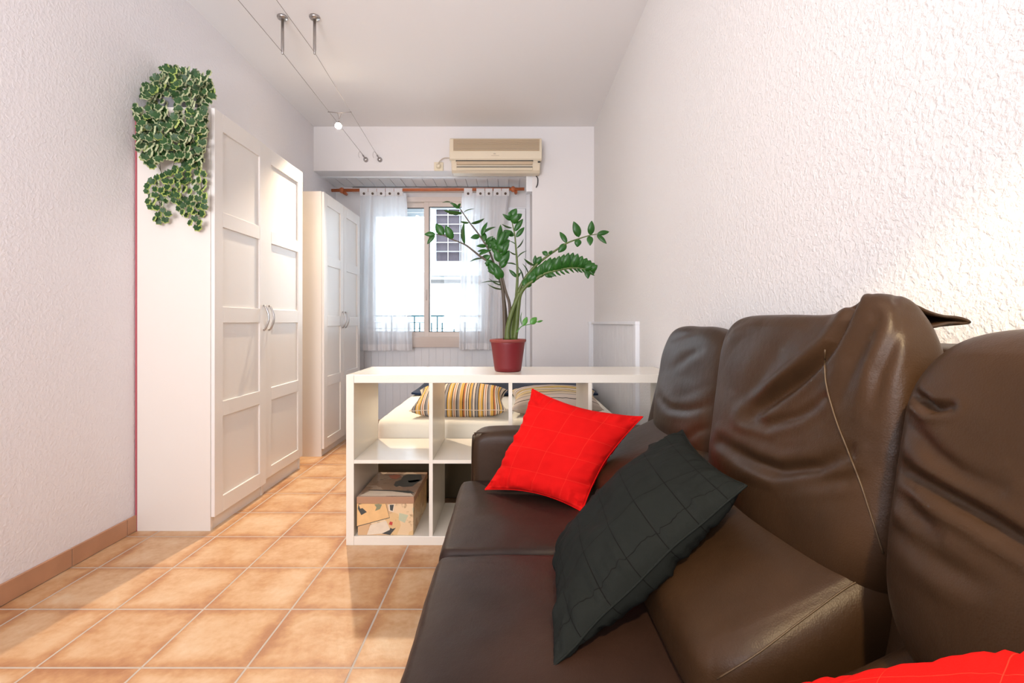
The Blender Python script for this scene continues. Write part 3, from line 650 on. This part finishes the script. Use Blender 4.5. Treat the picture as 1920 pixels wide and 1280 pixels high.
def lp(u, v): # zoom pixel on lid top -> plane z
    px, py = 650+u/7.527, 860+v/7.527; Y = F*(1-.2162)/(py-CY); return ((px-CX)*Y/F, Y, .2162)
def lidcard(nm, m, pts):
    P = [lp(*p) for p in pts]; n = len(P); MB().add(P+[(a, b_, .2158) for a, b_, c in P], [tuple(range(n)), tuple(reversed(range(n, 2*n)))]+[(i, (i+1) % n, n+(i+1) % n, n+i) for i in range(n)]).build(nm, m, sb)
lidcard('vintage_car_print', M_ink, [(665, 370), (690, 320), (760, 300), (800, 240), (870, 215), (1050, 220), (1065, 290), (1000, 330), (930, 385), (800, 395), (740, 380), (700, 395)])
lidcard('car_fender_print', mat('grey_print', (.28, .28, .26), .5), [(860, 310), (1000, 290), (1050, 300), (960, 330), (880, 335)])
lidcard('red_print', mat('rust_print', (.42, .13, .07), .5), [(590, 230), (740, 220), (770, 250), (700, 285), (620, 270)])
lidcard('map_print', M_pale, [(330, 450), (640, 455), (900, 480), (940, 520), (180, 520)])
lidcard('line_print', M_ink, [(310, 432), (620, 440), (900, 450), (960, 480), (880, 485), (640, 455), (310, 440)])

# ================================================================ BED
bed = thing('bed', (-.06, 3.5, 0), 'low double bed with cream sheet and dark divan base behind the shelf unit', 'bed')
mb = MB(); mb.box(-.735, .615, 2.66, 4.40, .03, .27); mb.build('divan_base', M_bedbase, bed, bevel=.01)
for (x, y) in ((-.68, 2.72), (.56, 2.72), (-.68, 4.34), (.56, 4.34)): MB().lathe([(.022, 0), (.025, .03)], (x, y, 0), 12).build('leg', M_dark, bed)
def rbox(c8, n=40, p=(6, 6, 6), fn=None, uvf=False):
    """superellipsoid-rounded hexahedron; c8 = corners ordered like MB.hexa"""
    mb = MB(); idx = {}; P = []
    c8 = [Vector(c) for c in c8]
    nx, ny, nz = (n, n, n) if isinstance(n, int) else n
    def key(i, j, k):
        t = (i, j, k)
        if t not in idx:
            x, y, z = 2*i/nx-1, 2*j/ny-1, 2*k/nz-1
            px, py, pz = p
            # bias the grid to rounded edges
            g = lambda a: math.copysign(abs(a)**.85, a)
            x, y, z = g(x), g(y), g(z)
            r = (abs(x)**px+abs(y)**py+abs(z)**pz)
            q = r**(1/((px+py+pz)/3)); X, Y, Z = x/q, y/q, z/q
            u, v, w_ = (X+1)/2, (Y+1)/2, (Z+1)/2
            a = c8[0]*(1-u)*(1-v)+c8[1]*u*(1-v)+c8[2]*u*v+c8[3]*(1-u)*v
            b_ = c8[4]*(1-u)*(1-v)+c8[5]*u*(1-v)+c8[6]*u*v+c8[7]*(1-u)*v
            idx[t] = len(mb.v); mb.v.append(a*(1-w_)+b_*w_); P.append((X, Y, Z))
        return idx[t]
    for j in range(ny):
        for k in range(nz):
            mb.f.append((key(0, j, k), key(0, j, k+1), key(0, j+1, k+1), key(0, j+1, k))); mb.f.append((key(nx, j, k), key(nx, j+1, k), key(nx, j+1, k+1), key(nx, j, k+1)))
    for i in range(nx):
        for k in range(nz):
            mb.f.append((key(i, 0, k), key(i+1, 0, k), key(i+1, 0, k+1), key(i, 0, k+1))); mb.f.append((key(i, ny, k), key(i, ny, k+1), key(i+1, ny, k+1), key(i+1, ny, k)))
        for j in range(ny):
            mb.f.append((key(i, j, 0), key(i, j+1, 0), key(i+1, j+1, 0), key(i+1, j, 0))); mb.f.append((key(i, j, nz), key(i+1, j, nz), key(i+1, j+1, nz), key(i, j+1, nz)))
    mb.m = [0]*len(mb.f)
    if fn:
        bm = bmesh.new(); vs = [bm.verts.new(v) for v in mb.v]
        for f_ in mb.f: bm.faces.new([vs[i] for i in f_])
        bmesh.ops.recalc_face_normals(bm, faces=bm.faces); bm.normal_update()
        mb.v = [Vector(vs[i].co+fn(vs[i].co, vs[i].normal, P[i])) for i in range(len(vs))]
        bm.free()
    return mb
def hx(x0, x1, y0, y1, z0, z1): return [(x0, y0, z0), (x1, y0, z0), (x1, y1, z0), (x0, y1, z0), (x0, y0, z1), (x1, y0, z1), (x1, y1, z1), (x0, y1, z1)]
def soft(a, sc): return lambda c, n, p: n*(a*noise.noise(c*sc))
rbox(hx(-.745, .625, 2.65, 4.41, .268, .462), (50, 60, 10), (26, 26, 10), soft(.006, 4)).build('mattress', M_mattress, bed, smooth=True)
def blank(c, n, p):
    d = Vector((0, 0, 0))
    d += n*(.006*noise.noise(c*5)+.004*noise.noise(c*13))
    return d
bk_ = MB(); NX, NY = 60, 40
for j in range(NY+1):
    for i in range(NX+1):
        x = -.722+1.355*i/NX; y = 3.50+.895*j/NY+.02*math.sin(x*6)*(1-j/NY); z = .476+.006*noise.noise(Vector((x*4, y*4, 0)))+.004*math.sin(x*31+y*9)
        if x < -.752: z -= (-.752-x)*1.6
        if x > .632: z -= (x-.632)*2.2
        bk_.v.append(Vector((x, y, z)))
for j in range(NY):
    for i in range(NX): a = j*(NX+1)+i; bk_.f.append((a, a+1, a+NX+2, a+NX+1)); bk_.m.append(0)
bl = bk_.build('blanket', M_navy, smooth=True); sm = bl.modifiers.new('s', 'SOLIDIFY'); sm.thickness = .012; sm.offset = 1
tag(bl, 'navy blue blanket spread over the far end of the bed', 'blanket')

# ================================================================ PILLOWS
def pillow(name, c4, T, mats, label, cat, group=None, N=44, pin=.05, wr=.004, seed=1, e=.5, bulge=(1, 1), px=None, seam=True, mseam=None):
    """c4 = corners BL, BR, TR, TL (world); face normal = (BR-BL)x(TL-BL) is the front"""
    BL, BR, TR, TL = [Vector(c) for c in c4]; mb = MB(); uv = []
    nrm = (BR-BL).cross(TL-BL).normalized(); ctr = (BL+BR+TR+TL)/4
    def mid(u, v):
        uu = u-pin*(1-v*v)*u*0; a = (u+1)/2; b_ = (v+1)/2
        P = BL*(1-a)*(1-b_)+BR*a*(1-b_)+TR*a*b_+TL*(1-a)*b_
        # pincushion edges
        su = pin*(1-v*v)*abs(u)**4; sv = pin*(1-u*u)*abs(v)**4
        return P-(BR-BL+TR-TL)/2*.5*u*su*1.0*2-(TL-BL+TR-BR)/2*.5*v*sv*2
    for side in (0, 1):
        for j in range(N+1):
            for i in range(N+1):
                g = lambda a: math.sin(a*math.pi/2)*.35+a*.65
                u, v = g(2*i/N-1), g(2*j/N-1)
                P = mid(u, v); t = T*(max(0, 1-u*u)**e)*(max(0, 1-v*v)**e)
                edge = max(abs(u), abs(v)); rim = max(0, min(1, (edge-.55)/.42))
                rp = 0
                if rim > 0 and edge < .999:
                    # gathers perpendicular to the seam
                    s = v if abs(u) > abs(v) else u
                    rp = wr*rim*(noise.noise(Vector((s*9, seed*3.1, side*5)))*1.6+noise.noise(Vector((s*21, seed, side)))) * min(1, (1-edge)*14)
                w_ = wr*1.3*noise.noise(Vector((u*2.2+seed, v*2.2, side*7)))*(1-edge**4)+wr*.5*noise.noise(Vector((u*6+seed, v*6, side*3)))*(1-edge**4)
                sgn = 1 if side == 0 else -1
                q = P+nrm*sgn*(t*bulge[side]+(w_+rp))
                q += nrm*wr*.9*noise.noise(Vector((u*2.5, v*2.5, seed*1.7)))*edge**3
                mb.v.append(q); uv.append(((u+1)/2, (v+1)/2))
        o = side*(N+1)**2
        for j in range(N):
            for i in range(N):
                a = o+j*(N+1)+i; mb.f.append((a, a+1, a+N+2, a+N+1) if side == 0 else (a, a+N+1, a+N+2, a+1)); mb.m.append(0)
    # weld the rims
    rimidx = []
    for i in range(N+1): rimidx += [(0, i), (N, i), (i, 0), (i, N)]
    for (j, i) in set(rimidx):
        a = j*(N+1)+i; b_ = a+(N+1)**2; m_ = (mb.v[a]+mb.v[b_])/2; mb.v[a] = m_; mb.v[b_] = m_.copy()
    mb.uv = uv
    loop = [j for j in range(N+1)]+[k*(N+1)+N for k in range(1, N+1)]+[N*(N+1)+k for k in range(N-1, -1, -1)]+[k*(N+1) for k in range(N-1, 0, -1)]
    t = thing(name, tuple((min(BL, BR, TR, TL, key=lambda q: q.z))), label, cat, group)
    mb.build('cover', mats[0], t, smooth=True)
    if seam:
        sp = [mb.v[k] for k in loop]; sp.append(sp[0])
        MB().tube(sp, .0022, 6, cap=False).build('seam', mats[1], t, smooth=True)
    return t
# bed pillows (standing low on the sheet, nearest end)
pillow('striped_pillow', [(-.565, 2.70, .505), (-.02, 2.70, .505), (-.02, 3.03, .575), (-.565, 3.03, .575)], .088, [M_str1, M_str1], 'yellow, grey and black striped pillow on the left side of the bed', 'pillow', N=36, e=.42, pin=.06, seed=2)
pillow('striped_pillow', [(.0, 2.74, .505), (.53, 2.74, .505), (.53, 3.05, .565), (.0, 3.05, .565)], .080, [M_str2, M_str2], 'beige pillow with thin stripes lengthwise on the right side of the bed', 'pillow', N=36, e=.42, pin=.06, seed=5)

# ================================================================ SOFA
sofa = thing('sofa', (.30, .9, 0), 'dark brown leather sofa with puffy back cushions along the right wall', 'sofa')
rbox(hx(-.12, .74, -.10, 1.93, .05, .33), (20, 40, 10), (20, 30, 12)).build('frame', M_lea_seat, sofa, smooth=True)
for (x, y) in ((-.05, 0), (.68, 0), (-.05, 1.85), (.68, 1.85)): MB().lathe([(.02, 0), (.026, .07)], (x, y, 0), 12).build('leg', M_dark, sofa)
def seatfn(seed):
    def fn(c, n, p):
        d = n*(.0035*noise.noise(c*6+Vector((seed, 0, 0)))+.0016*noise.noise(c*17))
        if p[2] > .2: d += Vector((0, 0, .012*(1-p[0]**2)*(1-p[1]**2)))
        return d
    return fn
for (y0, y1, sd) in ((.05, .632, 1), (.636, 1.203, 2), (1.207, 1.765, 3)):
    rbox(hx(-.185, .62, y0, y1, .26, .428), (46, 40, 16), (14, 34, 6), seatfn(sd)).build('seat_cushion', M_lea_seat, sofa, smooth=True)
# arms
def armfn(c, n, p): return n*(.003*noise.noise(c*7))
for y0, y1, z1 in ((1.755, 1.905, .602), (-.12, .035, .60)):
    rbox(hx(-.145, .70, y0, y1, .05, z1), (40, 18, 34), (14, 7, 14), armfn).build('armrest', M_lea, sofa, smooth=True)
# piping on the far arm
MB().tube(catmull([(-.139, 1.775, .10), (-.141, 1.775, .40), (-.139, 1.775, .565), (-.128, 1.778, .588), (-.09, 1.778, .594), (.3, 1.778, .596)], 6), .0028, 6).build('arm_piping', M_lea, sofa, smooth=True)
# back frame
rbox([(.40, -.10, .10), (.755, -.10, .10), (.755, 1.895, .10), (.40, 1.895, .10), (.605, -.10, .965), (.755, -.10, .965), (.755, 1.895, .965), (.605, 1.895, .965)], (14, 60, 40), (8, 30, 14), armfn).build('back_frame', M_lea, sofa, smooth=True)

def seg_d(px, py, poly):
    best = 1e9; bt = 0; sgn = 1; n = len(poly)-1
    for i in range(n):
        ax, ay = poly[i]; bx, by = poly[i+1]; dx, dy = bx-ax, by-ay; t = max(0, min(1, ((px-ax)*dx+(py-ay)*dy)/(dx*dx+dy*dy)))
        qx, qy = ax+dx*t-px, ay+dy*t-py; d = math.hypot(qx, qy)
        if d < best: best = d; bt = (i+t)/n; sgn = (dx*(py-ay)-dy*(px-ax))/(math.hypot(dx, dy)*max(d, .5))
    return best, bt, sgn
def creases(lst, base=.004, seed=0):
    """folds sculpted in the leather; each (polyline, width, depth, ridge, seam)"""
    def fn(c, n, p):
        d = base*(noise.noise(c*5+Vector((seed, 0, 0)))+.6*noise.noise(Vector((c.x*8, c.y*8, c.z*16+seed))))
        view = (Vector((0, 0, 1))-c).normalized().dot(n)
        if view > .03 and c.y > .1:
            x, y = PX(c); k = max(0, min(1, (view-.03)*3.2)); k = k*k*(3-2*k)
            for poly, w_, dep, rid, seam in lst:
                ds, t, sg = seg_d(x, y, poly)
                if ds > w_*4: continue
                tap = 1 if seam else math.sin(math.pi*min(.92, max(.08, t)))**.6
                if seam: continue
                w2 = w_*1.25; d += .6*k*tap*(-dep*math.exp(-(ds/w2)**2)+.75*rid*(math.exp(-((ds-w2*1.8)/(w2*1.1))**2)-.07)*(.7+.3*max(-1, min(1, sg))))
        return n*d
    return fn
from mathutils.bvhtree import BVHTree
def seamline(cm, pl, parent):
    bv = BVHTree.FromPolygons([tuple(v) for v in cm.v], cm.f); P = []
    for q in catmull([(a, b_, 0) for a, b_ in pl], 8):
        d = Vector(((q.x-CX)/F, 1, (CY-q.y)/F)).normalized(); h = bv.ray_cast(Vector((0, 0, 1)), d)
        if h[0] is not None: P.append(h[0]+h[1]*(.0006 if h[1].dot(d) < 0 else -.0006))
    if len(P) > 2: MB().tube(P, .0013, 6).build('stitched_seam', M_seamlea, parent, smooth=True)
M_seamlea = mat('light_brown_seam', (.06, .035, .016), .5)
mid_c = [
 ([(1600, 600), (1560, 656), (1512, 698), (1465, 734), (1429, 763), (1410, 778)], 9, .030, .020, False),
 ([(1590, 612), (1615, 575), (1640, 560), (1668, 556)], 7, .014, .008, False),
 ([(1398, 785), (1441, 797), (1500, 778), (1545, 752)], 7, .010, .006, False),
 ([(1358, 829), (1417, 864), (1465, 882), (1536, 874), (1592, 848)], 10, .019, .010, False),
 ([(1410, 760), (1430, 705), (1462, 655), (1510, 610)], 14, .006, .007, False),
 ([(1330, 672), (1345, 640), (1370, 610), (1400, 596)], 8, .010, .009, False),
 ([(1640, 640), (1600, 700), (1575, 760)], 12, .009, .010, False),
 ([(1690, 640), (1650, 720), (1630, 790)], 10, .006, .006, False),
 ([(1547, 655), (1549, 716), (1566, 781), (1590, 844), (1614, 906), (1635, 971), (1656, 1037)], 3.5, -.004, -.003, True),
 ([(1480, 905), (1560, 900), (1610, 895)], 10, .007, .004, False),
 ([(1672, 575), (1685, 590), (1678, 610)], 5, .009, .004, False),
]
far_c = [
 ([(1262, 690), (1288, 668), (1312, 656)], 6, .007, .003, False),
 ([(1240, 745), (1262, 766), (1290, 769), (1330, 760)], 6, .008, .003, False),
 ([(1270, 745), (1300, 735), (1330, 722)], 6, .003, .001, False),
 ([(1285, 830), (1310, 808), (1345, 795)], 7, .007, .003, False),
 ([(1250, 640), (1275, 630), (1300, 620)], 5, .005, .002, False),
]
near_c = [
 ([(1698, 706), (1714, 740), (1744, 765), (1780, 762)], 8, .022, .008, False),
 ([(1690, 765), (1720, 815), (1755, 855), (1800, 888), (1870, 915)], 13, .007, .005, False),
 ([(1672, 862), (1714, 896), (1774, 930), (1845, 971), (1930, 1024), (2000, 1060)], 12, .024, .010, False),
 ([(1680, 905), (1720, 960), (1760, 1000)], 12, .007, .005, False),
 ([(1700, 1000), (1780, 1060), (1860, 1100)], 16, .006, .005, False),
]
def topbump(c, n, p): return Vector((0, 0, 0))
def combine(*fs): return lambda c, n, p: sum((f_(c, n, p) for f_ in fs), Vector((0, 0, 0)))
def sag(c, n, p):  # belly of the cushion leans forward low down
    return Vector((-.018*(1-p[1]**2)*max(0, -p[2]+.2), 0, 0))
def midtop(c, n, p):
    a = math.exp(-((p[1]+.80)/.22)**2)*max(0, p[2]); return Vector((0, 0, .040*a))
BACK = [('far', 1.21, 1.785, .992, far_c, 1, .508), ('mid', .640, 1.205, 1.018, mid_c, 2, .475), ('near', .02, .630, 1.000, near_c, 3, .445)]
cush = []; EXPN = {'far': (3.4, 4.2, 3.4), 'mid': (4.2, 6, 5.0), 'near': (3.6, 5.5, 4.2)}
for nm, y0, y1, zt, cs, sd, xf in BACK:
    xk = {'far': .635, 'mid': .595, 'near': .665}[nm]; c8 = [(xf-.02, y0, .60), (.67, y0, .56), (.67, y1, .56), (xf-.02, y1, .60), (xf+.035, y0, zt), (xk, y0, zt-.01), (xk+.04, y1, zt-.01), (xf+.035, y1, zt)]
    fns = [creases(cs, .0035, sd), sag]+([midtop] if nm == 'mid' else [])
    cm_ = rbox(c8, (50, 96, 100) if nm != 'far' else (30, 60, 64), EXPN[nm], combine(*fns)); o_ = cm_.build('back_cushion', M_lea, sofa, smooth=True)
    for pl, _, _, _, sm_ in cs:
        if sm_: seamline(cm_, pl, o_)
# flap strap from the middle cushion to the frame behind the near one
st = MB(); loop_ = catmull([(.535, 0, 1.000), (.565, 0, 1.027), (.60, 0, 1.019), (.635, 0, 1.009), (.668, 0, 1.004), (.676, 0, .999), (.664, 0, .994), (.62, 0, .995), (.575, 0, .992), (.54, 0, .985)], 5)
NS = len(loop_)
for i, q in enumerate(loop_):
    for k in range(7):
        a = k/6; st.v.append(Vector((q.x-.012*a, .700+.085*a+.01*math.sin(q.x*40), q.z+.003*math.sin(a*3+q.x*60)-.012*(q.x-.55)*0)))
for i in range(NS-1):
    for k in range(6): a = i*7+k; st.f.append((a, a+1, a+8, a+7)); st.m.append(0)
so_ = st.build('strap', M_lea, sofa, smooth=True); s2 = so_.modifiers.new('s', 'SOLIDIFY'); s2.thickness = .004
# lumbar cushions
lum_c = [([(1640, 1076), (1590, 1100), (1500, 1165), (1420, 1225), (1345, 1272)], 4, -.004, -.003, True)]
for nm, y0, y1, dz, cs in (('far', 1.215, 1.765, 0, []), ('mid', .655, 1.20, 0, lum_c), ('near', .05, .63, -.045, [])):
    c8 = [(.262, y0, .42), (.62, y0, .42), (.62, y1, .42), (.262, y1, .42), (.265, y0, .535+dz), (.62, y0, .72+dz), (.62, y1, .72+dz), (.265, y1, .535+dz)]
    cm_ = rbox(c8, (50, 60, 30), (4.5, 9, 4), combine(creases(cs, .003, 9))); o_ = cm_.build('lumbar_cushion', M_lea, sofa, smooth=True)
    for pl, _, _, _, sm_ in cs:
        if sm_: seamline(cm_, pl, o_)

# loose cushions
pillow('throw_pillow', [(-.085, 1.62, .440), (.212, 1.43, .440), (.435, 1.585, .690), (.078, 1.70, .765)], .065, [M_redc, M_redc], 'red square throw pillow propped against the far sofa arm', 'pillow', N=70, wr=.009, seed=4, pin=.07)
pillow('throw_pillow', [(.112, 1.19, .445), (.068, .797, .434), (.425, .865, .705), (.425, 1.205, .735)], .074, [M_blkc, M_blkc], 'charcoal grey check throw pillow leaning on the middle of the sofa', 'pillow', N=76, wr=.008, seed=6, pin=.04)
pillow('throw_pillow', [(.08, .30, .48), (.264, .10, .65), (.41, .31, .80), (.288, .50, .622)], .068, [M_redc, M_redc], 'orange-red pillow on the near sofa seat, cut off by the lower right frame edge', 'pillow', N=50, wr=.005, seed=9, pin=.05)

# ================================================================ POTTED ZZ PLANT
PY = 2.335
pot = thing('potted_plant', (-.012, PY, sh), 'tall glossy green houseplant in a dark red pot on the shelf unit', 'plant')
MB().lathe([(.055, 0), (.063, .004), (.066, .02), (.081, .130), (.084, .148), (.082, .152), (.076, .150), (.073, .130), (.060, .10)], (-.012, PY, sh), 48).build('pot', M_red_pot, pot, smooth=True)
MB().lathe([(.082, .140), (.0875, .143), (.0885, .150), (.0865, .155), (.080, .155), (.076, .150)], (-.012, PY, sh), 48).build('rim', M_pot_rim, pot, smooth=True)
MB().lathe([(.074, .12), (.076, .136), (.04, .142), (.01, .144)], (-.012, PY, sh), 32).build('soil', M_soil, pot, smooth=True)
def P8(u, v, dy=0):
    Y = PY+dy; return W(780+u/3.658, 360+v/3.658, Y)
def leafgeo(mb, base, tip, wapp, fold=.12, real=.021, flip=1):
    d = tip-base; L = d.length
    if L < 1e-4: return
    d.normalize(); side = d.cross(Vector((0, 1, 0)))
    if side.length < .05: side = Vector((1, 0, 0))
    side.normalize(); hw = max(wapp/2, .0015); rw = max(real*L/.075*.55, hw); rw = min(rw, .024); hw = min(hw, rw)
    cs = hw/rw; sn = math.sqrt(max(0, 1-cs*cs))*flip
    wv = (side*cs+Vector((0, 1, 0))*sn).normalized(); nv = d.cross(wv).normalized()
    n = 9; o = []
    for i in range(n+1):
        t = i/n; wd = rw*(math.sin(math.pi*min(1, t*1.0)**.82))**.8 if 0 < t < 1 else 0
        c = base+d*L*t+nv*(.06*L*math.sin(math.pi*t))
        o += [c-wv*wd+nv*wd*fold*2, c, c+wv*wd+nv*wd*fold*2]
    fs = []
    for i in range(n):
        a = 3*i; fs += [(a, a+1, a+4, a+3), (a+1, a+2, a+5, a+4)]
    mb.add(o, fs)
def stem(name_pts, radii, leaves, dyf=lambda t: 0, ms=M_stem, ml=M_leaf):
    n = len(name_pts); P = [P8(u, v, dyf(i/(n-1))) for i, (u, v) in enumerate(name_pts)]
    cm = catmull(P, 6); rr = [radii[0]+(radii[1]-radii[0])*(i/(len(cm)-1))**.7 for i in range(len(cm))]
    s = MB().tube(cm, rr, 8).build('stem', ms, pot, smooth=True)
    def near(u, v):   # depth of the nearest stem point
        b_ = min(range(len(cm)), key=lambda k: (PX(cm[k])[0]-(780+u/3.658))**2+(PX(cm[k])[1]-(360+v/3.658))**2); return cm[b_].y-PY
    for lf in leaves:
        (bu, bv, tu, tv, wa) = lf[:5]; dy = near(bu, bv); out = random.uniform(-.018, .012)
        mb = MB(); leafgeo(mb, P8(bu, bv, dy), P8(tu, tv, dy+out), wa/3.658*PY/F, flip=random.choice((-1, 1)))
        l_ = mb.build('leaf', ml, s, smooth=True); sm_ = l_.modifiers.new('s', 'SOLIDIFY'); sm_.thickness = .0006
# A tall centre
stem([(655, 1012), (665, 880), (685, 760), (690, 690), (695, 600), (695, 520), (690, 440), (685, 380), (678, 300), (662, 220), (652, 160)], (.011, .0022),
     [(650, 195, 592, 150, 26), (655, 180, 632, 140, 30), (655, 170, 690, 112, 46), (660, 200, 728, 150, 48), (660, 215, 700, 150, 60), (655, 190, 660, 120, 50), (675, 270, 735, 182, 38), (686, 310, 744, 240, 34), (660, 245, 588, 218, 8), (672, 300, 600, 262, 40), (676, 300, 640, 285, 8),
      (690, 385, 738, 320, 8), (695, 450, 760, 402, 10), (690, 430, 640, 405, 8), (690, 500, 615, 488, 12), (692, 585, 637, 530, 26), (696, 590, 720, 548, 14), (686, 362, 640, 335, 8)], lambda t: .0, ms=M_stem)
# B left big arm
stem([(612, 1012), (608, 880), (602, 740), (590, 640), (560, 550), (500, 480), (440, 440), (390, 400), (335, 360), (250, 325), (190, 297), (135, 288)], (.011, .0018),
     [(135, 290, 56, 290, 36), (130, 292, 76, 358, 30), (190, 298, 135, 215, 56), (250, 325, 203, 228, 54), (335, 358, 330, 208, 30), (455, 455, 368, 478, 14), (500, 485, 560, 580, 60), (510, 500, 480, 470, 50), (545, 560, 490, 540, 20), (430, 432, 520, 395, 26), (470, 470, 512, 432, 30)], lambda t: -.05*t, ms=M_stem_d)
# C upper left
stem([(630, 1012), (618, 860), (602, 720), (580, 620), (545, 520), (500, 400), (430, 290), (370, 212), (320, 140), (285, 95), (240, 68)], (.009, .0015),
     [(318, 143, 190, 124, 22), (300, 110, 250, 92, 22), (290, 100, 308, 78, 20), (325, 140, 402, 115, 12), (375, 215, 470, 180, 14), (365, 210, 303, 200, 12), (438, 302, 372, 315, 36), (450, 300, 490, 205, 30), (450, 290, 548, 238, 22), (470, 340, 462, 270, 40), (485, 370, 412, 370, 26), (490, 400, 420, 408, 20), (510, 440, 440, 452, 30), (500, 390, 540, 310, 50), (240, 70, 180, 72, 12), (480, 360, 530, 300, 40), (530, 480, 470, 490, 40), (285, 95, 232, 75, 18)], lambda t: .05*t, ms=M_stem_d)
# D dense middle
stem([(640, 1012), (645, 860), (640, 760), (615, 680), (592, 580), (575, 500), (565, 420), (558, 365)], (.010, .0025),
     [(560, 370, 580, 222, 40), (562, 370, 652, 262, 44), (560, 375, 645, 330, 58), (565, 400, 530, 320, 60), (570, 440, 640, 345, 50), (575, 500, 640, 400, 66), (575, 520, 632, 455, 44), (565, 430, 520, 350, 50), (575, 480, 540, 400, 50), (580, 550, 500, 480, 50), (590, 600, 540, 510, 70), (585, 560, 545, 585, 40), (560, 380, 610, 260, 40), (600, 640, 500, 590, 8), (598, 625, 445, 622, 8), (602, 665, 490, 630, 8), (555, 370, 505, 340, 40), (560, 400, 600, 370, 60)], lambda t: -.03*t, ms=M_stem_d)
# E long right arm
stem([(650, 1012), (655, 900), (675, 780), (705, 680), (750, 590), (820, 505), (880, 455), (960, 398), (1035, 350), (1110, 322), (1190, 297), (1242, 288)], (.013, .0018),
     [(820, 500, 860, 440, 46), (815, 505, 818, 432, 30), (905, 430, 865, 410, 34), (910, 428, 935, 400, 22), (1035, 350, 985, 272, 36), (1030, 355, 975, 415, 48), (1118, 310, 1080, 200, 56), (1112, 320, 1106, 378, 48), (1195, 296, 1205, 195, 48), (1190, 300, 1195, 368, 44), (1242, 288, 1326, 272, 34), (1240, 292, 1308, 356, 32), (735, 600, 700, 510, 12), (770, 565, 730, 490, 10), (820, 505, 740, 455, 14), (825, 560, 825, 500, 20)], lambda t: -.02*t)
# F dense right arm
Fp = [(675, 1012), (690, 900), (700, 790), (715, 700), (760, 640), (830, 590), (880, 560), (960, 538), (1060, 520), (1140, 525), (1200, 545)]
FL = []
for k, (bu, bv) in enumerate([(745, 655), (775, 625), (805, 605), (835, 590), (865, 572), (895, 556), (925, 546), (955, 540), (985, 533), (1015, 526), (1045, 521), (1075, 520), (1105, 521), (1135, 526), (1160, 532), (1185, 540)]):
    L0 = [70, 80, 90, 100, 108, 110, 100, 105, 108, 112, 108, 100, 85, 75, 65, 55][k]; FL.append((bu, bv, bu+22+k*1.2, bv-L0, 56 if k > 1 else 56)); FL.append((bu+8, bv-2, bu+45+k, bv-L0*.72, 46))
    if k > 4: FL.append((bu, bv, bu+40, bv+34, 14))
FL += [(1190, 540, 1230, 545, 50), (1170, 530, 1180, 595, 40), (1150, 530, 1210, 500, 40), (900, 560, 955, 575, 30), (880, 565, 930, 585, 24)]
stem(Fp, (.015, .003), FL, lambda t: -.06*t)
# extra thick petioles
stem([(625, 1012), (630, 930), (655, 830), (690, 740), (712, 690)], (.014, .009), [], lambda t: -.02)
# sprout
stem([(690, 962), (725, 920), (780, 906), (830, 890), (868, 880)], (.0028, .0012), [(735, 915, 762, 855, 34), (728, 915, 726, 822, 5), (785, 905, 828, 858, 44), (830, 892, 872, 880, 14)], lambda t: -.03, ms=M_leaf_lt, ml=M_leaf_lt)
